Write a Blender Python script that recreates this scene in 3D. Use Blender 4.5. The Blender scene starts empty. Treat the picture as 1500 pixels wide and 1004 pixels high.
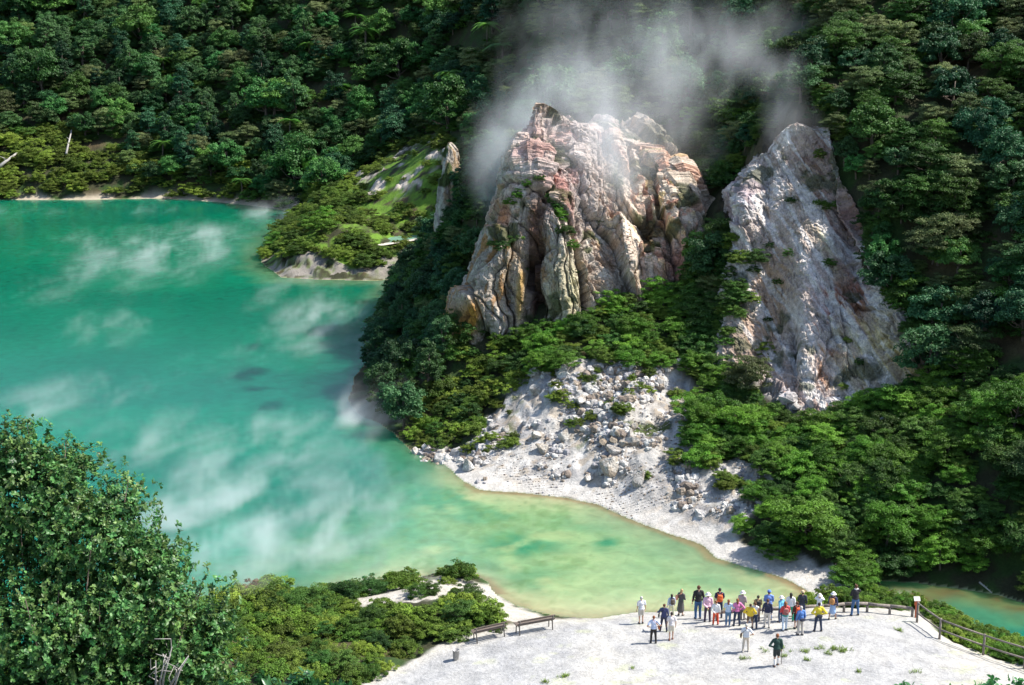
import bpy, math, random
import numpy as np
from mathutils import Vector, Matrix

scene = bpy.context.scene
COL = scene.collection
PI = math.pi
R_ = math.radians

# ------------------------------------------------------------------ camera
F, PITCH, H = 2083.0, R_(14.0), 28.7
CP, SP = math.cos(PITCH), math.sin(PITCH)
cam_d = bpy.data.cameras.new('camera')
cam_d.sensor_width = 36.0
cam_d.lens = 36.0 * F / 1500.0
cam_d.clip_start = 0.1
cam_d.clip_end = 2000
cam = bpy.data.objects.new('camera', cam_d)
cam.location = (0, 0, H)
cam.rotation_euler = (PI / 2 - PITCH, 0, 0)
COL.objects.link(cam)
scene.camera = cam


def ray(px, py):
    u = (np.asarray(px, float) - 750) / F
    v = (502 - np.asarray(py, float)) / F
    return u, CP + v * SP, -SP + v * CP


def at_z(px, py, z=0.0):
    a, b, c = ray(px, py)
    t = (z - H) / c
    return a * t, b * t, t * 0 + z if np.ndim(t) else z


def at_y(px, py, y):
    a, b, c = ray(px, py)
    t = y / b
    return a * t, y, H + c * t


def project(x, y, z):
    dep = y * CP - (z - H) * SP
    dep = np.maximum(dep, 0.5)
    up = y * SP + (z - H) * CP
    return 750 + F * x / dep, 502 - F * up / dep


# ------------------------------------------------------------------ noise
def _hash(ix, iy, iz, seed):
    h = (ix.astype(np.uint32) * np.uint32(374761393) + iy.astype(np.uint32) * np.uint32(668265263)
         + iz.astype(np.uint32) * np.uint32(2147483647) + np.uint32(seed * 1274126177 % 4294967296))
    h = (h ^ (h >> np.uint32(13))) * np.uint32(1274126177)
    h = (h ^ (h >> np.uint32(16))) * np.uint32(2246822519)
    h = h ^ (h >> np.uint32(15))
    return (h & np.uint32(0xFFFFFF)).astype(np.float32) / np.float32(0xFFFFFF)


def vnoise(x, y, z, seed=0):
    x = np.asarray(x, np.float32); y = np.asarray(y, np.float32); z = np.asarray(z, np.float32)
    x, y, z = np.broadcast_arrays(x, y, z)
    xi, yi, zi = np.floor(x), np.floor(y), np.floor(z)
    fx, fy, fz = x - xi, y - yi, z - zi
    xi, yi, zi = xi.astype(np.int32), yi.astype(np.int32), zi.astype(np.int32)
    fx = fx * fx * (3 - 2 * fx); fy = fy * fy * (3 - 2 * fy); fz = fz * fz * (3 - 2 * fz)
    out = 0
    for dx in (0, 1):
        wx = fx if dx else 1 - fx
        for dy in (0, 1):
            wy = fy if dy else 1 - fy
            for dz in (0, 1):
                wz = fz if dz else 1 - fz
                out = out + wx * wy * wz * _hash(xi + dx, yi + dy, zi + dz, seed)
    return out


def fbm(x, y, z=0.0, oct=4, seed=0, gain=0.5, ridged=False):
    amp, tot, out, f = 1.0, 0.0, 0.0, 1.0
    for i in range(oct):
        n = vnoise(np.asarray(x) * f + 17.3 * i, np.asarray(y) * f - 9.1 * i, np.asarray(z) * f + 3.7 * i, seed + i)
        if ridged:
            n = 1 - np.abs(2 * n - 1)
        out = out + amp * n
        tot += amp
        amp *= gain
        f *= 2.03
    return out / tot


def worley(x, y, z, seed=0):
    """F1, F2 and the random number of the nearest cell"""
    x, y, z = [np.asarray(a, np.float32) for a in np.broadcast_arrays(x, y, z)]
    xi, yi, zi = [np.floor(a).astype(np.int32) for a in (x, y, z)]
    f1 = np.full(x.shape, 9.0, np.float32); f2 = f1.copy(); cid = np.zeros(x.shape, np.float32)
    for dx in (-1, 0, 1):
        for dy in (-1, 0, 1):
            for dz in (-1, 0, 1):
                a, b, c = xi + dx, yi + dy, zi + dz
                d = ((a + _hash(a, b, c, seed + 1) - x) ** 2 + (b + _hash(a, b, c, seed + 2) - y) ** 2
                     + (c + _hash(a, b, c, seed + 3) - z) ** 2)
                near = d < f1
                f2 = np.where(near, f1, np.minimum(f2, d))
                cid = np.where(near, _hash(a, b, c, seed + 4), cid)
                f1 = np.where(near, d, f1)
    return np.sqrt(f1), np.sqrt(f2), cid


def facets(x, y, z, seed=0):
    """fractured blocks: each cell is a plane with its own height and tilt; returns step, tilt, crack distance"""
    x, y, z = [np.asarray(a, np.float32) for a in np.broadcast_arrays(x, y, z)]
    xi, yi, zi = [np.floor(a).astype(np.int32) for a in (x, y, z)]
    f1 = np.full(x.shape, 9.0, np.float32); f2 = f1.copy(); cid = np.zeros(x.shape, np.float32); tl = cid.copy()
    for dx in (-1, 0, 1):
        for dy in (-1, 0, 1):
            for dz in (-1, 0, 1):
                a, b, c = xi + dx, yi + dy, zi + dz
                ox = a + _hash(a, b, c, seed + 1) - x; oy = b + _hash(a, b, c, seed + 2) - y; oz = c + _hash(a, b, c, seed + 3) - z
                d = ox * ox + oy * oy + oz * oz
                near = d < f1
                f2 = np.where(near, f1, np.minimum(f2, d))
                cid = np.where(near, _hash(a, b, c, seed + 4), cid)
                tl = np.where(near, ox * (_hash(a, b, c, seed + 5) - .5) * 2 + oy * (_hash(a, b, c, seed + 6) - .5) * 2 + oz * (_hash(a, b, c, seed + 7) - .5) * 2, tl)
                f1 = np.where(near, d, f1)
    return cid - .5, tl, np.sqrt(f2) - np.sqrt(f1)


def sstep(a, b, x):
    t = np.clip((x - a) / (b - a), 0, 1)
    return t * t * (3 - 2 * t)


def sdpoly(x, y, poly):
    """signed distance to a polygon, positive inside"""
    x = np.asarray(x, np.float32); y = np.asarray(y, np.float32)
    d = np.full(x.shape, 1e12, np.float32)
    ins = np.zeros(x.shape, bool)
    n = len(poly)
    for i in range(n):
        ax, ay = poly[i]; bx, by = poly[(i + 1) % n]
        ex, ey = bx - ax, by - ay
        L = ex * ex + ey * ey + 1e-9
        t = np.clip(((x - ax) * ex + (y - ay) * ey) / L, 0, 1)
        d = np.minimum(d, (x - ax - t * ex) ** 2 + (y - ay - t * ey) ** 2)
        if ay != by:
            c = ((ay > y) != (by > y)) & (x < ex * (y - ay) / (by - ay) + ax)
            ins ^= c
    return np.where(ins, 1, -1) * np.sqrt(d)


# ------------------------------------------------------------------ mesh helpers
def mesh_np(name, V, quads=None, tris=None, mat=None, smooth=False):
    V = np.asarray(V, np.float32).reshape(-1, 3)
    me = bpy.data.meshes.new(name)
    nq = 0 if quads is None else len(quads)
    nt = 0 if tris is None else len(tris)
    me.vertices.add(len(V)); me.vertices.foreach_set('co', V.ravel())
    loops = []
    if nq: loops.append(np.asarray(quads, np.int32).ravel())
    if nt: loops.append(np.asarray(tris, np.int32).ravel())
    loops = np.concatenate(loops)
    me.loops.add(len(loops)); me.loops.foreach_set('vertex_index', loops)
    me.polygons.add(nq + nt)
    starts = np.concatenate([np.arange(nq) * 4, nq * 4 + np.arange(nt) * 3]).astype(np.int32)
    me.polygons.foreach_set('loop_start', starts)
    try:
        me.polygons.foreach_set('loop_total', np.concatenate([np.full(nq, 4), np.full(nt, 3)]).astype(np.int32))
    except Exception:
        pass
    me.polygons.foreach_set('use_smooth', np.full(nq + nt, bool(smooth)))
    me.update(calc_edges=True)
    if mat: me.materials.append(mat)
    return me


def vcol(me, name, col):
    a = me.color_attributes.new(name, 'FLOAT_COLOR', 'POINT')
    c = np.ones((len(me.vertices), 4), np.float32)
    c[:, :col.shape[1]] = col
    a.data.foreach_set('color', c.ravel())


def link(name, me, parent=None, loc=None, rotz=0.0, scale=None):
    o = bpy.data.objects.new(name, me)
    COL.objects.link(o)
    if parent is not None: o.parent = parent
    if loc is not None: o.location = loc
    if rotz: o.rotation_euler = (0, 0, rotz)
    if scale is not None: o.scale = scale
    return o


def tag(o, label=None, cat=None, group=None, kind=None):
    if label: o['label'] = label
    if cat: o['category'] = cat
    if group: o['group'] = group
    if kind: o['kind'] = kind
    return o


class MB:
    """collects simple shapes into one mesh"""
    def __init__(s):
        s.V, s.Q, s.T, s.n = [], [], [], 0

    def add(s, V, Q=None, T=None):
        V = np.asarray(V, np.float32).reshape(-1, 3)
        if Q is not None and len(Q): s.Q.append(np.asarray(Q, np.int64).reshape(-1, 4) + s.n)
        if T is not None and len(T): s.T.append(np.asarray(T, np.int64).reshape(-1, 3) + s.n)
        s.V.append(V); s.n += len(V)
        return s

    def tube(s, pts, rad, seg=8, jit=0.0, rng=None):
        pts = np.asarray(pts, float); n = len(pts)
        rad = np.full(n, rad) if np.ndim(rad) == 0 else np.asarray(rad, float)
        d = np.gradient(pts, axis=0)
        d /= np.linalg.norm(d, axis=1, keepdims=True) + 1e-9
        ref = np.array([0, 0, 1.0]) if abs(d[0][2]) < .9 else np.array([1.0, 0, 0])
        V = []
        for i in range(n):
            a = np.cross(d[i], ref); a /= np.linalg.norm(a) + 1e-9
            b = np.cross(d[i], a)
            for k in range(seg):
                th = 2 * PI * k / seg
                r = rad[i] * (1 + (jit * (rng.random() - .5) if rng is not None else 0))
                V.append(pts[i] + r * (math.cos(th) * a + math.sin(th) * b))
        Q = [(i * seg + k, i * seg + (k + 1) % seg, (i + 1) * seg + (k + 1) % seg, (i + 1) * seg + k)
             for i in range(n - 1) for k in range(seg)]
        V.append(pts[0]); V.append(pts[-1])
        T = [(n * seg, (k + 1) % seg, k) for k in range(seg)]
        T += [(n * seg + 1, (n - 1) * seg + k, (n - 1) * seg + (k + 1) % seg) for k in range(seg)]
        return s.add(V, Q, T)

    def ball(s, c, r, seg=12, rings=8, rot=None):
        r = np.full(3, r) if np.ndim(r) == 0 else np.asarray(r, float)
        V = [(0, 0, 1)]
        for i in range(1, rings):
            ph = PI * i / rings
            for k in range(seg):
                th = 2 * PI * k / seg
                V.append((math.sin(ph) * math.cos(th), math.sin(ph) * math.sin(th), math.cos(ph)))
        V.append((0, 0, -1))
        V = np.array(V) * r
        if rot is not None: V = V @ np.array(rot).T
        V = V + np.asarray(c)
        Q = [(1 + i * seg + k, 1 + (i + 1) * seg + k, 1 + (i + 1) * seg + (k + 1) % seg, 1 + i * seg + (k + 1) % seg)
             for i in range(rings - 2) for k in range(seg)]
        last = len(V) - 1
        T = [(0, 1 + k, 1 + (k + 1) % seg) for k in range(seg)]
        T += [(last, last - seg + (k + 1) % seg, last - seg + k) for k in range(seg)]
        return s.add(V, Q, T)

    def box(s, c, size, rot=None, bev=0.0):
        x, y, z = np.asarray(size, float) / 2
        b = min(bev, x * .9, y * .9, z * .9)
        V = []
        if b <= 0:
            V = [(sx * x, sy * y, sz * z) for sx in (-1, 1) for sy in (-1, 1) for sz in (-1, 1)]
            Q = [(0, 1, 3, 2), (4, 6, 7, 5), (0, 4, 5, 1), (2, 3, 7, 6), (0, 2, 6, 4), (1, 5, 7, 3)]
            T = []
        else:
            idx = {}
            for sx in (-1, 1):
                for sy in (-1, 1):
                    for sz in (-1, 1):
                        for ax in range(3):
                            p = [sx * (x - b), sy * (y - b), sz * (z - b)]
                            p[ax] = (sx * x, sy * y, sz * z)[ax]
                            idx[(sx, sy, sz, ax)] = len(V); V.append(p)
            Q, T = [], []
            for ax in range(3):
                o1, o2 = [a for a in range(3) if a != ax]
                for sg in (-1, 1):
                    f = []
                    for (a, c2) in ((-1, -1), (1, -1), (1, 1), (-1, 1)):
                        k = [0, 0, 0]; k[ax] = sg; k[o1] = a; k[o2] = c2
                        f.append(idx[(k[0], k[1], k[2], ax)])
                    Q.append(f)
            for ax in range(3):
                o1, o2 = [a for a in range(3) if a != ax]
                for a in (-1, 1):
                    for c2 in (-1, 1):
                        k0 = [0, 0, 0]; k0[ax] = -1; k0[o1] = a; k0[o2] = c2
                        k1 = list(k0); k1[ax] = 1
                        Q.append([idx[(*k0, o1)], idx[(*k1, o1)], idx[(*k1, o2)], idx[(*k0, o2)]])
            for sx in (-1, 1):
                for sy in (-1, 1):
                    for sz in (-1, 1):
                        T.append([idx[(sx, sy, sz, a)] for a in range(3)])
        V = np.array(V, float)
        if rot is not None: V = V @ np.array(rot).T
        return s.add(V + np.asarray(c), Q, T)

    def mesh(s, name, mat=None, smooth=False):
        Q = np.concatenate(s.Q) if s.Q else None
        T = np.concatenate(s.T) if s.T else None
        me = mesh_np(name, np.concatenate(s.V), Q, T, mat, smooth)
        return me


def rz(a):
    c, s = math.cos(a), math.sin(a)
    return np.array([[c, -s, 0], [s, c, 0], [0, 0, 1.0]])


# ------------------------------------------------------------------ materials
def new_mat(name):
    m = bpy.data.materials.new(name); m.use_nodes = True
    return m, m.node_tree.nodes, m.node_tree.links, m.node_tree.nodes['Principled BSDF']


def plain(name, col, rough=0.7, noise=0.25, scale=30.0, metal=0.0):
    m, N, L, B = new_mat(name)
    tc = N.new('ShaderNodeTexCoord'); t = N.new('ShaderNodeTexNoise')
    t.inputs['Scale'].default_value = scale; t.inputs['Detail'].default_value = 4
    L.new(tc.outputs['Object'], t.inputs['Vector'])
    mr = N.new('ShaderNodeMapRange')
    mr.inputs[1].default_value = .25; mr.inputs[2].default_value = .75
    mr.inputs[3].default_value = 1 - noise; mr.inputs[4].default_value = 1 + noise
    L.new(t.outputs['Fac'], mr.inputs[0])
    mx = N.new('ShaderNodeMix'); mx.data_type = 'RGBA'; mx.blend_type = 'MULTIPLY'
    mx.inputs['Factor'].default_value = 1
    mx.inputs[6].default_value = (*col, 1)
    L.new(mr.outputs[0], mx.inputs[7])
    L.new(mx.outputs[2], B.inputs['Base Color'])
    B.inputs['Roughness'].default_value = rough; B.inputs['Metallic'].default_value = metal
    return m


def ground_mat(name, scales, bump, rough=0.9, fine=0.3):
    """base colour from the 'col' attribute, broken up by fine procedural noise"""
    m, N, L, B = new_mat(name)
    at = N.new('ShaderNodeVertexColor'); at.layer_name = 'col'
    tc = N.new('ShaderNodeTexCoord')
    prev = at.outputs['Color']; hsum = None
    for i, sc in enumerate(scales):
        t = N.new('ShaderNodeTexNoise'); t.inputs['Scale'].default_value = sc
        t.inputs['Detail'].default_value = 6; t.inputs['Roughness'].default_value = .65
        L.new(tc.outputs['Object'], t.inputs['Vector'])
        mr = N.new('ShaderNodeMapRange'); mr.inputs[1].default_value = .3; mr.inputs[2].default_value = .7
        mr.inputs[3].default_value = 1 - fine; mr.inputs[4].default_value = 1 + fine
        L.new(t.outputs['Fac'], mr.inputs[0])
        mx = N.new('ShaderNodeMix'); mx.data_type = 'RGBA'; mx.blend_type = 'MULTIPLY'; mx.inputs['Factor'].default_value = 1
        L.new(prev, mx.inputs[6]); L.new(mr.outputs[0], mx.inputs[7])
        prev = mx.outputs[2]
        if hsum is None: hsum = t.outputs['Fac']
        else:
            ad = N.new('ShaderNodeMath'); ad.operation = 'ADD'
            L.new(hsum, ad.inputs[0]); L.new(t.outputs['Fac'], ad.inputs[1]); hsum = ad.outputs[0]
    L.new(prev, B.inputs['Base Color'])
    B.inputs['Roughness'].default_value = rough
    B.inputs['Specular IOR Level'].default_value = .25
    bp = N.new('ShaderNodeBump'); bp.inputs['Strength'].default_value = .9; bp.inputs['Distance'].default_value = bump
    L.new(hsum, bp.inputs['Height']); L.new(bp.outputs['Normal'], B.inputs['Normal'])
    return m


def leaf_mat(name, c0, c1, trans=0.25, rough=0.5, attr=False, spec=.4):
    """foliage: hue varies from plant to plant (object random or per-plant attribute) and leaf to leaf"""
    m, N, L, B = new_mat(name)
    lv = N.new('ShaderNodeAttribute'); lv.attribute_name = 'leaf'
    sp = N.new('ShaderNodeSeparateColor'); L.new(lv.outputs['Color'], sp.inputs[0])
    if attr:
        an = N.new('ShaderNodeAttribute'); an.attribute_type = 'INSTANCER'; an.attribute_name = 'tone'
        rnd = an.outputs['Fac']
    elif attr is None:
        rnd = sp.outputs[1]
    else:
        oi = N.new('ShaderNodeObjectInfo'); rnd = oi.outputs['Random']
    ramp = N.new('ShaderNodeMix'); ramp.data_type = 'RGBA'
    ramp.inputs[6].default_value = (*c0, 1); ramp.inputs[7].default_value = (*c1, 1)
    L.new(rnd, ramp.inputs['Factor'])
    mr = N.new('ShaderNodeMapRange'); mr.inputs[3].default_value = .62; mr.inputs[4].default_value = 1.78
    L.new(sp.outputs[0], mr.inputs[0])
    mx = N.new('ShaderNodeMix'); mx.data_type = 'RGBA'; mx.blend_type = 'MULTIPLY'; mx.inputs['Factor'].default_value = 1
    L.new(ramp.outputs[2], mx.inputs[6]); L.new(mr.outputs[0], mx.inputs[7])
    # second multiplier: plant-to-plant brightness from a wrapped random number
    w = N.new('ShaderNodeMath'); w.operation = 'MULTIPLY'; w.inputs[1].default_value = 7.13; L.new(rnd, w.inputs[0])
    fr = N.new('ShaderNodeMath'); fr.operation = 'FRACT'; L.new(w.outputs[0], fr.inputs[0])
    mr2 = N.new('ShaderNodeMapRange'); mr2.inputs[3].default_value = .6; mr2.inputs[4].default_value = 1.45
    L.new(fr.outputs[0], mr2.inputs[0])
    mx2 = N.new('ShaderNodeMix'); mx2.data_type = 'RGBA'; mx2.blend_type = 'MULTIPLY'; mx2.inputs['Factor'].default_value = 1
    L.new(mx.outputs[2], mx2.inputs[6]); L.new(mr2.outputs[0], mx2.inputs[7])
    col = mx2.outputs[2]
    L.new(col, B.inputs['Base Color']); B.inputs['Roughness'].default_value = rough
    B.inputs['Specular IOR Level'].default_value = spec
    tr = N.new('ShaderNodeBsdfTranslucent'); L.new(col, tr.inputs['Color'])
    ms = N.new('ShaderNodeMixShader'); ms.inputs[0].default_value = trans
    L.new(B.outputs[0], ms.inputs[1]); L.new(tr.outputs[0], ms.inputs[2])
    L.new(ms.outputs[0], N['Material Output'].inputs['Surface'])
    return m


# ------------------------------------------------------------------ terrain layout
# shore of the lake and of the stream pool (photo pixels of points lying on the water surface)
LAKE_PX = [(-700, 290), (-300, 290), (0, 293), (120, 293), (220, 291), (290, 294), (345, 299), (400, 306), (436, 311),
           (425, 322), (400, 345), (384, 368), (383, 384), (398, 396), (412, 407), (470, 410), (550, 412), (585, 409),
           (578, 425), (562, 450), (548, 490), (535, 530), (520, 555), (508, 585), (525, 605), (556, 620), (575, 634),
           (602, 661), (650, 682), (681, 706), (702, 718), (760, 722), (830, 729), (880, 740), (922, 760), (982, 782),
           (1030, 800), (1046, 818), (1100, 832), (1150, 848), (1190, 868), (1185, 882), (1100, 892), (1000, 897),
           (940, 898), (870, 905), (830, 903), (790, 897), (755, 888), (728, 872), (712, 852), (690, 843), (640, 838),
           (600, 850), (540, 862), (470, 866), (380, 864), (330, 875), (250, 900), (100, 940), (-150, 990), (-500, 1040), (-900, 1050)]
POOL_PX = [(1292, 853), (1330, 852), (1400, 862), (1460, 872), (1520, 890), (1600, 905), (1750, 930), (1800, 990), (1640, 985),
           (1520, 955), (1455, 935), (1420, 912), (1390, 895), (1350, 885), (1310, 874)]


def unproj(poly):
    return [tuple(float(c) for c in at_z(px, py, 0.0)[:2]) for px, py in poly]


LAKE = unproj(LAKE_PX)
POOL = unproj(POOL_PX)

CY = [  # (photo x, photo y, forward distance): height follows
    (-700, 250, 206), (-500, 200, 212), (-500, 0, 245), (-500, -150, 270),
    (0, 240, 205), (0, 200, 212), (0, 100, 228), (0, 0, 245), (0, -150, 270), (0, -300, 300),
    (250, 240, 204), (250, 200, 211), (250, 100, 227), (250, 0, 243), (250, -150, 268),
    (450, 260, 197), (450, 200, 205), (450, 120, 216), (450, 0, 232), (450, -150, 255),
    (600, 150, 204), (600, 0, 221), (600, 200, 192), (600, -150, 245), (640, 212, 171),
    (700, 150, 188), (700, 0, 208), (700, -150, 230), (800, 100, 172), (800, 0, 188), (800, -150, 208),
    (900, 100, 150), (900, 0, 164), (900, -150, 180), (1050, 150, 116), (1050, 0, 136), (1050, -150, 152),
    (1160, 160, 98), (1160, 0, 119), (1160, -150, 134),
    (1300, 300, 90), (1300, 150, 99), (1300, 0, 110), (1300, -150, 124),
    (450, 340, 150), (520, 335, 151), (420, 360, 149), (600, 352, 154), (560, 300, 164), (620, 270, 163), (500, 280, 179), (450, 290, 184),
    (640, 370, 146), (560, 380, 146), (470, 395, 144),
    (600, 440, 120), (640, 400, 116), (650, 330, 118), (700, 250, 115), (725, 212, 117), (620, 500, 107), (660, 480, 101),
    (580, 560, 100), (560, 510, 112),
    (670, 494, 97), (750, 482, 96), (850, 463, 95.5), (930, 433, 97), (1010, 402, 99), (1050, 475, 93),
    (700, 560, 93), (650, 620, 89.7), (790, 545, 90), (900, 530, 90), (1000, 540, 89), (850, 620, 84.3), (950, 650, 80.8),
    (1010, 690, 77.3), (1100, 690, 76), (1110, 760, 71.3), (760, 660, 83.2), (700, 680, 82.2), (880, 690, 79.5),
    (1080, 570, 86), (1200, 622, 81), (1130, 500, 88.5), (1250, 560, 83.5), (1350, 560, 81.5), (1200, 450, 90), (1150, 300, 95.5),
    (1250, 400, 90), (1100, 230, 99), (1180, 190, 98), (1030, 300, 105), (1040, 400, 99), (1000, 230, 113), (850, 180, 118),
    (1150, 680, 76), (1250, 700, 73), (1300, 800, 66), (1400, 700, 70), (1400, 800, 65), (1500, 700, 68), (1500, 800, 63),
    (1400, 500, 81), (1500, 500, 78), (1400, 300, 90), (1500, 300, 87), (1400, 100, 103), (1500, 100, 100), (1400, 0, 112), (1500, 0, 109),
    (1900, 700, 62), (1900, 500, 69), (1900, 300, 78), (1900, 0, 98), (1700, -150, 115), (2400, 500, 62), (2400, 0, 90)]  # unseen ridge at the right set nearer and higher for extra shade
CZ = [  # (photo x, photo y, height)
    (600, 972, 1.3), (800, 922, 1.35), (1000, 920, 1.35), (1300, 910, 1.4), (900, 990, 1.6), (1200, 990, 1.7), (1450, 1000, 1.5),
    (650, 950, 1.25), (1100, 896, 1.3), (930, 902, 1.25), (1250, 896, 1.4), (720, 925, 1.3), (1376, 942, 1.3), (1340, 900, 1.3), (1190, 893, 1.35),
    (400, 900, .7), (500, 930, .9), (620, 858, .9), (680, 866, .9), (560, 874, .7), (450, 882, .5), (600, 905, 1.1), (380, 960, 1.2),
    (1600, 1000, 1.3), (1240, 880, .9), (1420, 955, .9)]
CX = [(0, 6, 25.4), (-8, 6, 25.6), (8, 6, 25.4), (0, 12, 21.2), (-8, 12, 21.3), (8, 12, 21.0), (0, 20, 15.6), (-12, 20, 15.6), (12, 20, 15.5),
      (0, 30, 9.0), (-15, 30, 9.0), (15, 30, 9.0), (0, 40, 4.2), (-15, 40, 3.8), (18, 40, 4.5), (0, 47.5, 2.0), (-12, 48, 1.8), (14, 48, 2.0), (-30, 50, .8), (-60, 45, 2), (40, 45, 6), (60, 60, 12)]
pts = [at_y(*c) for c in CY] + [at_z(*c) for c in CZ] + CX
for poly in (LAKE, POOL):
    for i in range(0, len(poly)):
        pts.append((poly[i][0], poly[i][1], 0.15))
P = np.array(pts, float)


def _tps_k(r2):
    return r2 * np.log(r2 + 1e-9) * .5


def tps_fit(P, lam):
    n = len(P)
    XY = P[:, :2] / 50.0
    r2 = ((XY[:, None] - XY[None]) ** 2).sum(-1)
    A = np.zeros((n + 3, n + 3))
    A[:n, :n] = _tps_k(r2) + lam * np.eye(n)
    A[:n, n] = 1; A[:n, n + 1:] = XY
    A[n, :n] = 1; A[n + 1:, :n] = XY.T
    b = np.zeros(n + 3); b[:n] = P[:, 2]
    return XY, np.linalg.solve(A, b)


XY0, Wt = tps_fit(P, 0.0015)


def tps(x, y):
    x = np.ravel(x) / 50.0; y = np.ravel(y) / 50.0
    out = np.empty(len(x))
    n = len(XY0)
    for s in range(0, len(x), 40000):
        xx, yy = x[s:s + 40000], y[s:s + 40000]
        r2 = (xx[:, None] - XY0[None, :, 0]) ** 2 + (yy[:, None] - XY0[None, :, 1]) ** 2
        out[s:s + 40000] = _tps_k(r2) @ Wt[:n] + Wt[n] + Wt[n + 1] * xx + Wt[n + 2] * yy
    return out


rows = np.concatenate([np.arange(4, 46, .5), np.arange(46, 74, .16), np.arange(74, 118, .14), np.arange(118, 214, .4), np.arange(214, 330, 1.2)])
cols = np.linspace(-.62, .62, 860)
NR, NC = len(rows), len(cols)
GY, GT = np.meshgrid(rows, cols, indexing='ij')
GX = GT * GY
gx, gy = GX.ravel(), GY.ravel()
gz = np.clip(tps(gx, gy), -3, 75)
cap = 29.5 + 3 * np.clip((gx - 14) / 30, 0, 1)
gz = np.where(gz > cap - 4, cap - 4 + 4 * np.tanh((gz - cap + 4) / 4), gz)
gz = gz - 2.4 * sstep(51, 42, gy) * sstep(0, 5, gy)
sdw = np.maximum(sdpoly(gx, gy, LAKE), sdpoly(gx, gy, POOL)) + .5 * (fbm(gx * .5, gy * .5, 0, 3, 5) - .5)
s = -sdw                                                # positive on land
low = fbm(gx * .12, gy * .12, 0, 3, 1) - .5
mid = fbm(gx * .55, gy * .55, 0, 4, 2) - .5
fine = fbm(gx * 2.4, gy * 2.4, 0, 3, 3) - .5
gz = np.maximum(gz, .12)
t = np.clip(s / 2.5, 0, 1)
gz = np.where(s > 0, (.03 + .12 * np.clip(s, 0, 1)) * (1 - t) + gz * t, -np.clip(-s * .35, .03, 2.5))
PX, PY = project(gx, gy, gz)

# bare ground outlines (photo pixels), each limited to a range of distances
PLAT_PX = [(520, 1010), (560, 985), (600, 966), (640, 946), (700, 930), (745, 915), (800, 908), (850, 903), (930, 890), (1060, 888), (1190, 886), (1262, 886), (1345, 890),
           (1384, 932), (1440, 958), (1560, 1000), (1600, 1100), (400, 1100)]
TALUS_PX = [(600, 662), (640, 650), (680, 655), (700, 618), (735, 590), (745, 560), (790, 540), (850, 528), (900, 535), (1000, 530), (1012, 560), (1030, 590),
            (1010, 640), (1030, 665), (1040, 690), (1080, 672), (1115, 680), (1128, 705), (1105, 750), (1085, 790), (1150, 812), (1240, 840), (1260, 866), (1195, 876),
            (1100, 836), (1040, 822), (980, 790), (900, 752), (830, 735), (690, 724), (640, 690)]
SCAR_PX = [(1135, 165), (1195, 150), (1215, 200), (1205, 260), (1245, 300), (1262, 390), (1290, 430), (1310, 500), (1372, 525), (1368, 556), (1310, 575), (1270, 560),
           (1230, 580), (1240, 612), (1200, 628), (1150, 600), (1085, 560), (1045, 540), (1070, 500), (1100, 440), (1105, 370), (1060, 330), (1055, 300), (1085, 240), (1110, 215)]
SPURW_PX = [(520, 270), (545, 250), (590, 222), (640, 203), (652, 235), (640, 262), (600, 285), (540, 290)]
KNOLLW_PX = [(500, 868), (560, 855), (600, 852), (650, 838), (720, 850), (760, 885), (820, 908), (740, 912), (700, 880), (620, 882), (520, 892)]
PEN_PX = [(385, 388), (430, 375), (470, 372), (520, 395), (560, 385), (640, 340), (660, 370), (600, 412), (410, 412)]


def pmask(poly, y0, y1, soft, wob=14.0, seed=11):
    d = sdpoly(PX, PY, poly) + wob * ((fbm(gx * .35, gy * .35, gz * .35, 4, seed) - .5) * 2 + (fbm(gx * 1.8, gy * 1.8, gz * 1.8, 3, seed + 3) - .5))
    m = sstep(-soft, soft, d)
    return m * ((gy > y0) & (gy < y1))


m_plat = pmask(PLAT_PX, 46, 70, 3, 7)
m_tal = pmask(TALUS_PX, 62, 96, 6, 14)
m_scar = pmask(SCAR_PX, 76, 104, 7, 16)
m_spw = pmask(SPURW_PX, 150, 195, 8, 26) * sstep(.53, .60, fbm(gx * .28, gy * .28, gz * .3, 3, 41))
m_knw = pmask(KNOLLW_PX, 58, 72, 4, 12)
m_pen = pmask(PEN_PX, 135, 160, 4, 10)
m_spur = pmask([(380, 400), (380, 330), (440, 300), (500, 280), (560, 240), (650, 195), (660, 400), (600, 412)], 138, 190, 12, 12)
m_shore = sstep(2.2, .4, s + 1.6 * (fbm(gx * .3, gy * .3, 0, 3, 77) - .5)) * (s > -3)

# relief
veg = 1 - np.clip(m_plat + m_tal + m_scar + m_knw, 0, 1)
land = sstep(.2, 2.5, s)
nearq = .25 + .75 * sstep(46, 60, gy)
dz = land * veg * nearq * (1.1 * low + .8 * mid + .25 * fine)
dz += land * m_plat * (.28 * low + .16 * mid + .05 * fine)
w1, w2, wc = worley(gx * .75 + 2 * mid, gy * .75 + 2 * mid, gz * .75, 60)
v1, v2, vc = worley(gx * 2.0 + mid, gy * 2.0, gz * 2.0, 61)
gull = fbm((gx - .55 * gy) * .30, (gx + gy) * .06, 0, 4, 62, ridged=True)
upper = sstep(0.6, 3.0, gz)
dz += land * m_tal * ((.42 * (wc - .35) * sstep(.02, .3, w2 - w1) + .22 * (vc - .4)) * (.08 + .92 * upper) + 1.9 * (gull - .6) * upper + .55 * mid + .25 * fine)
q = gx * .96 + gy * .25
qd = q + .45 * gz                                     # bedding runs down to the left
rib = fbm(qd * .40 + 1.4 * mid, gz * .10, gy * .05, 5, 63, ridged=True)
s1, s2, sc_ = worley(qd * .55 + 1.5 * mid, gz * .30 + low, gy * .2, 68)
s3, s4, sd2 = worley(qd * 1.5 + mid, gz * .95, gy * .5, 69)
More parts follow.
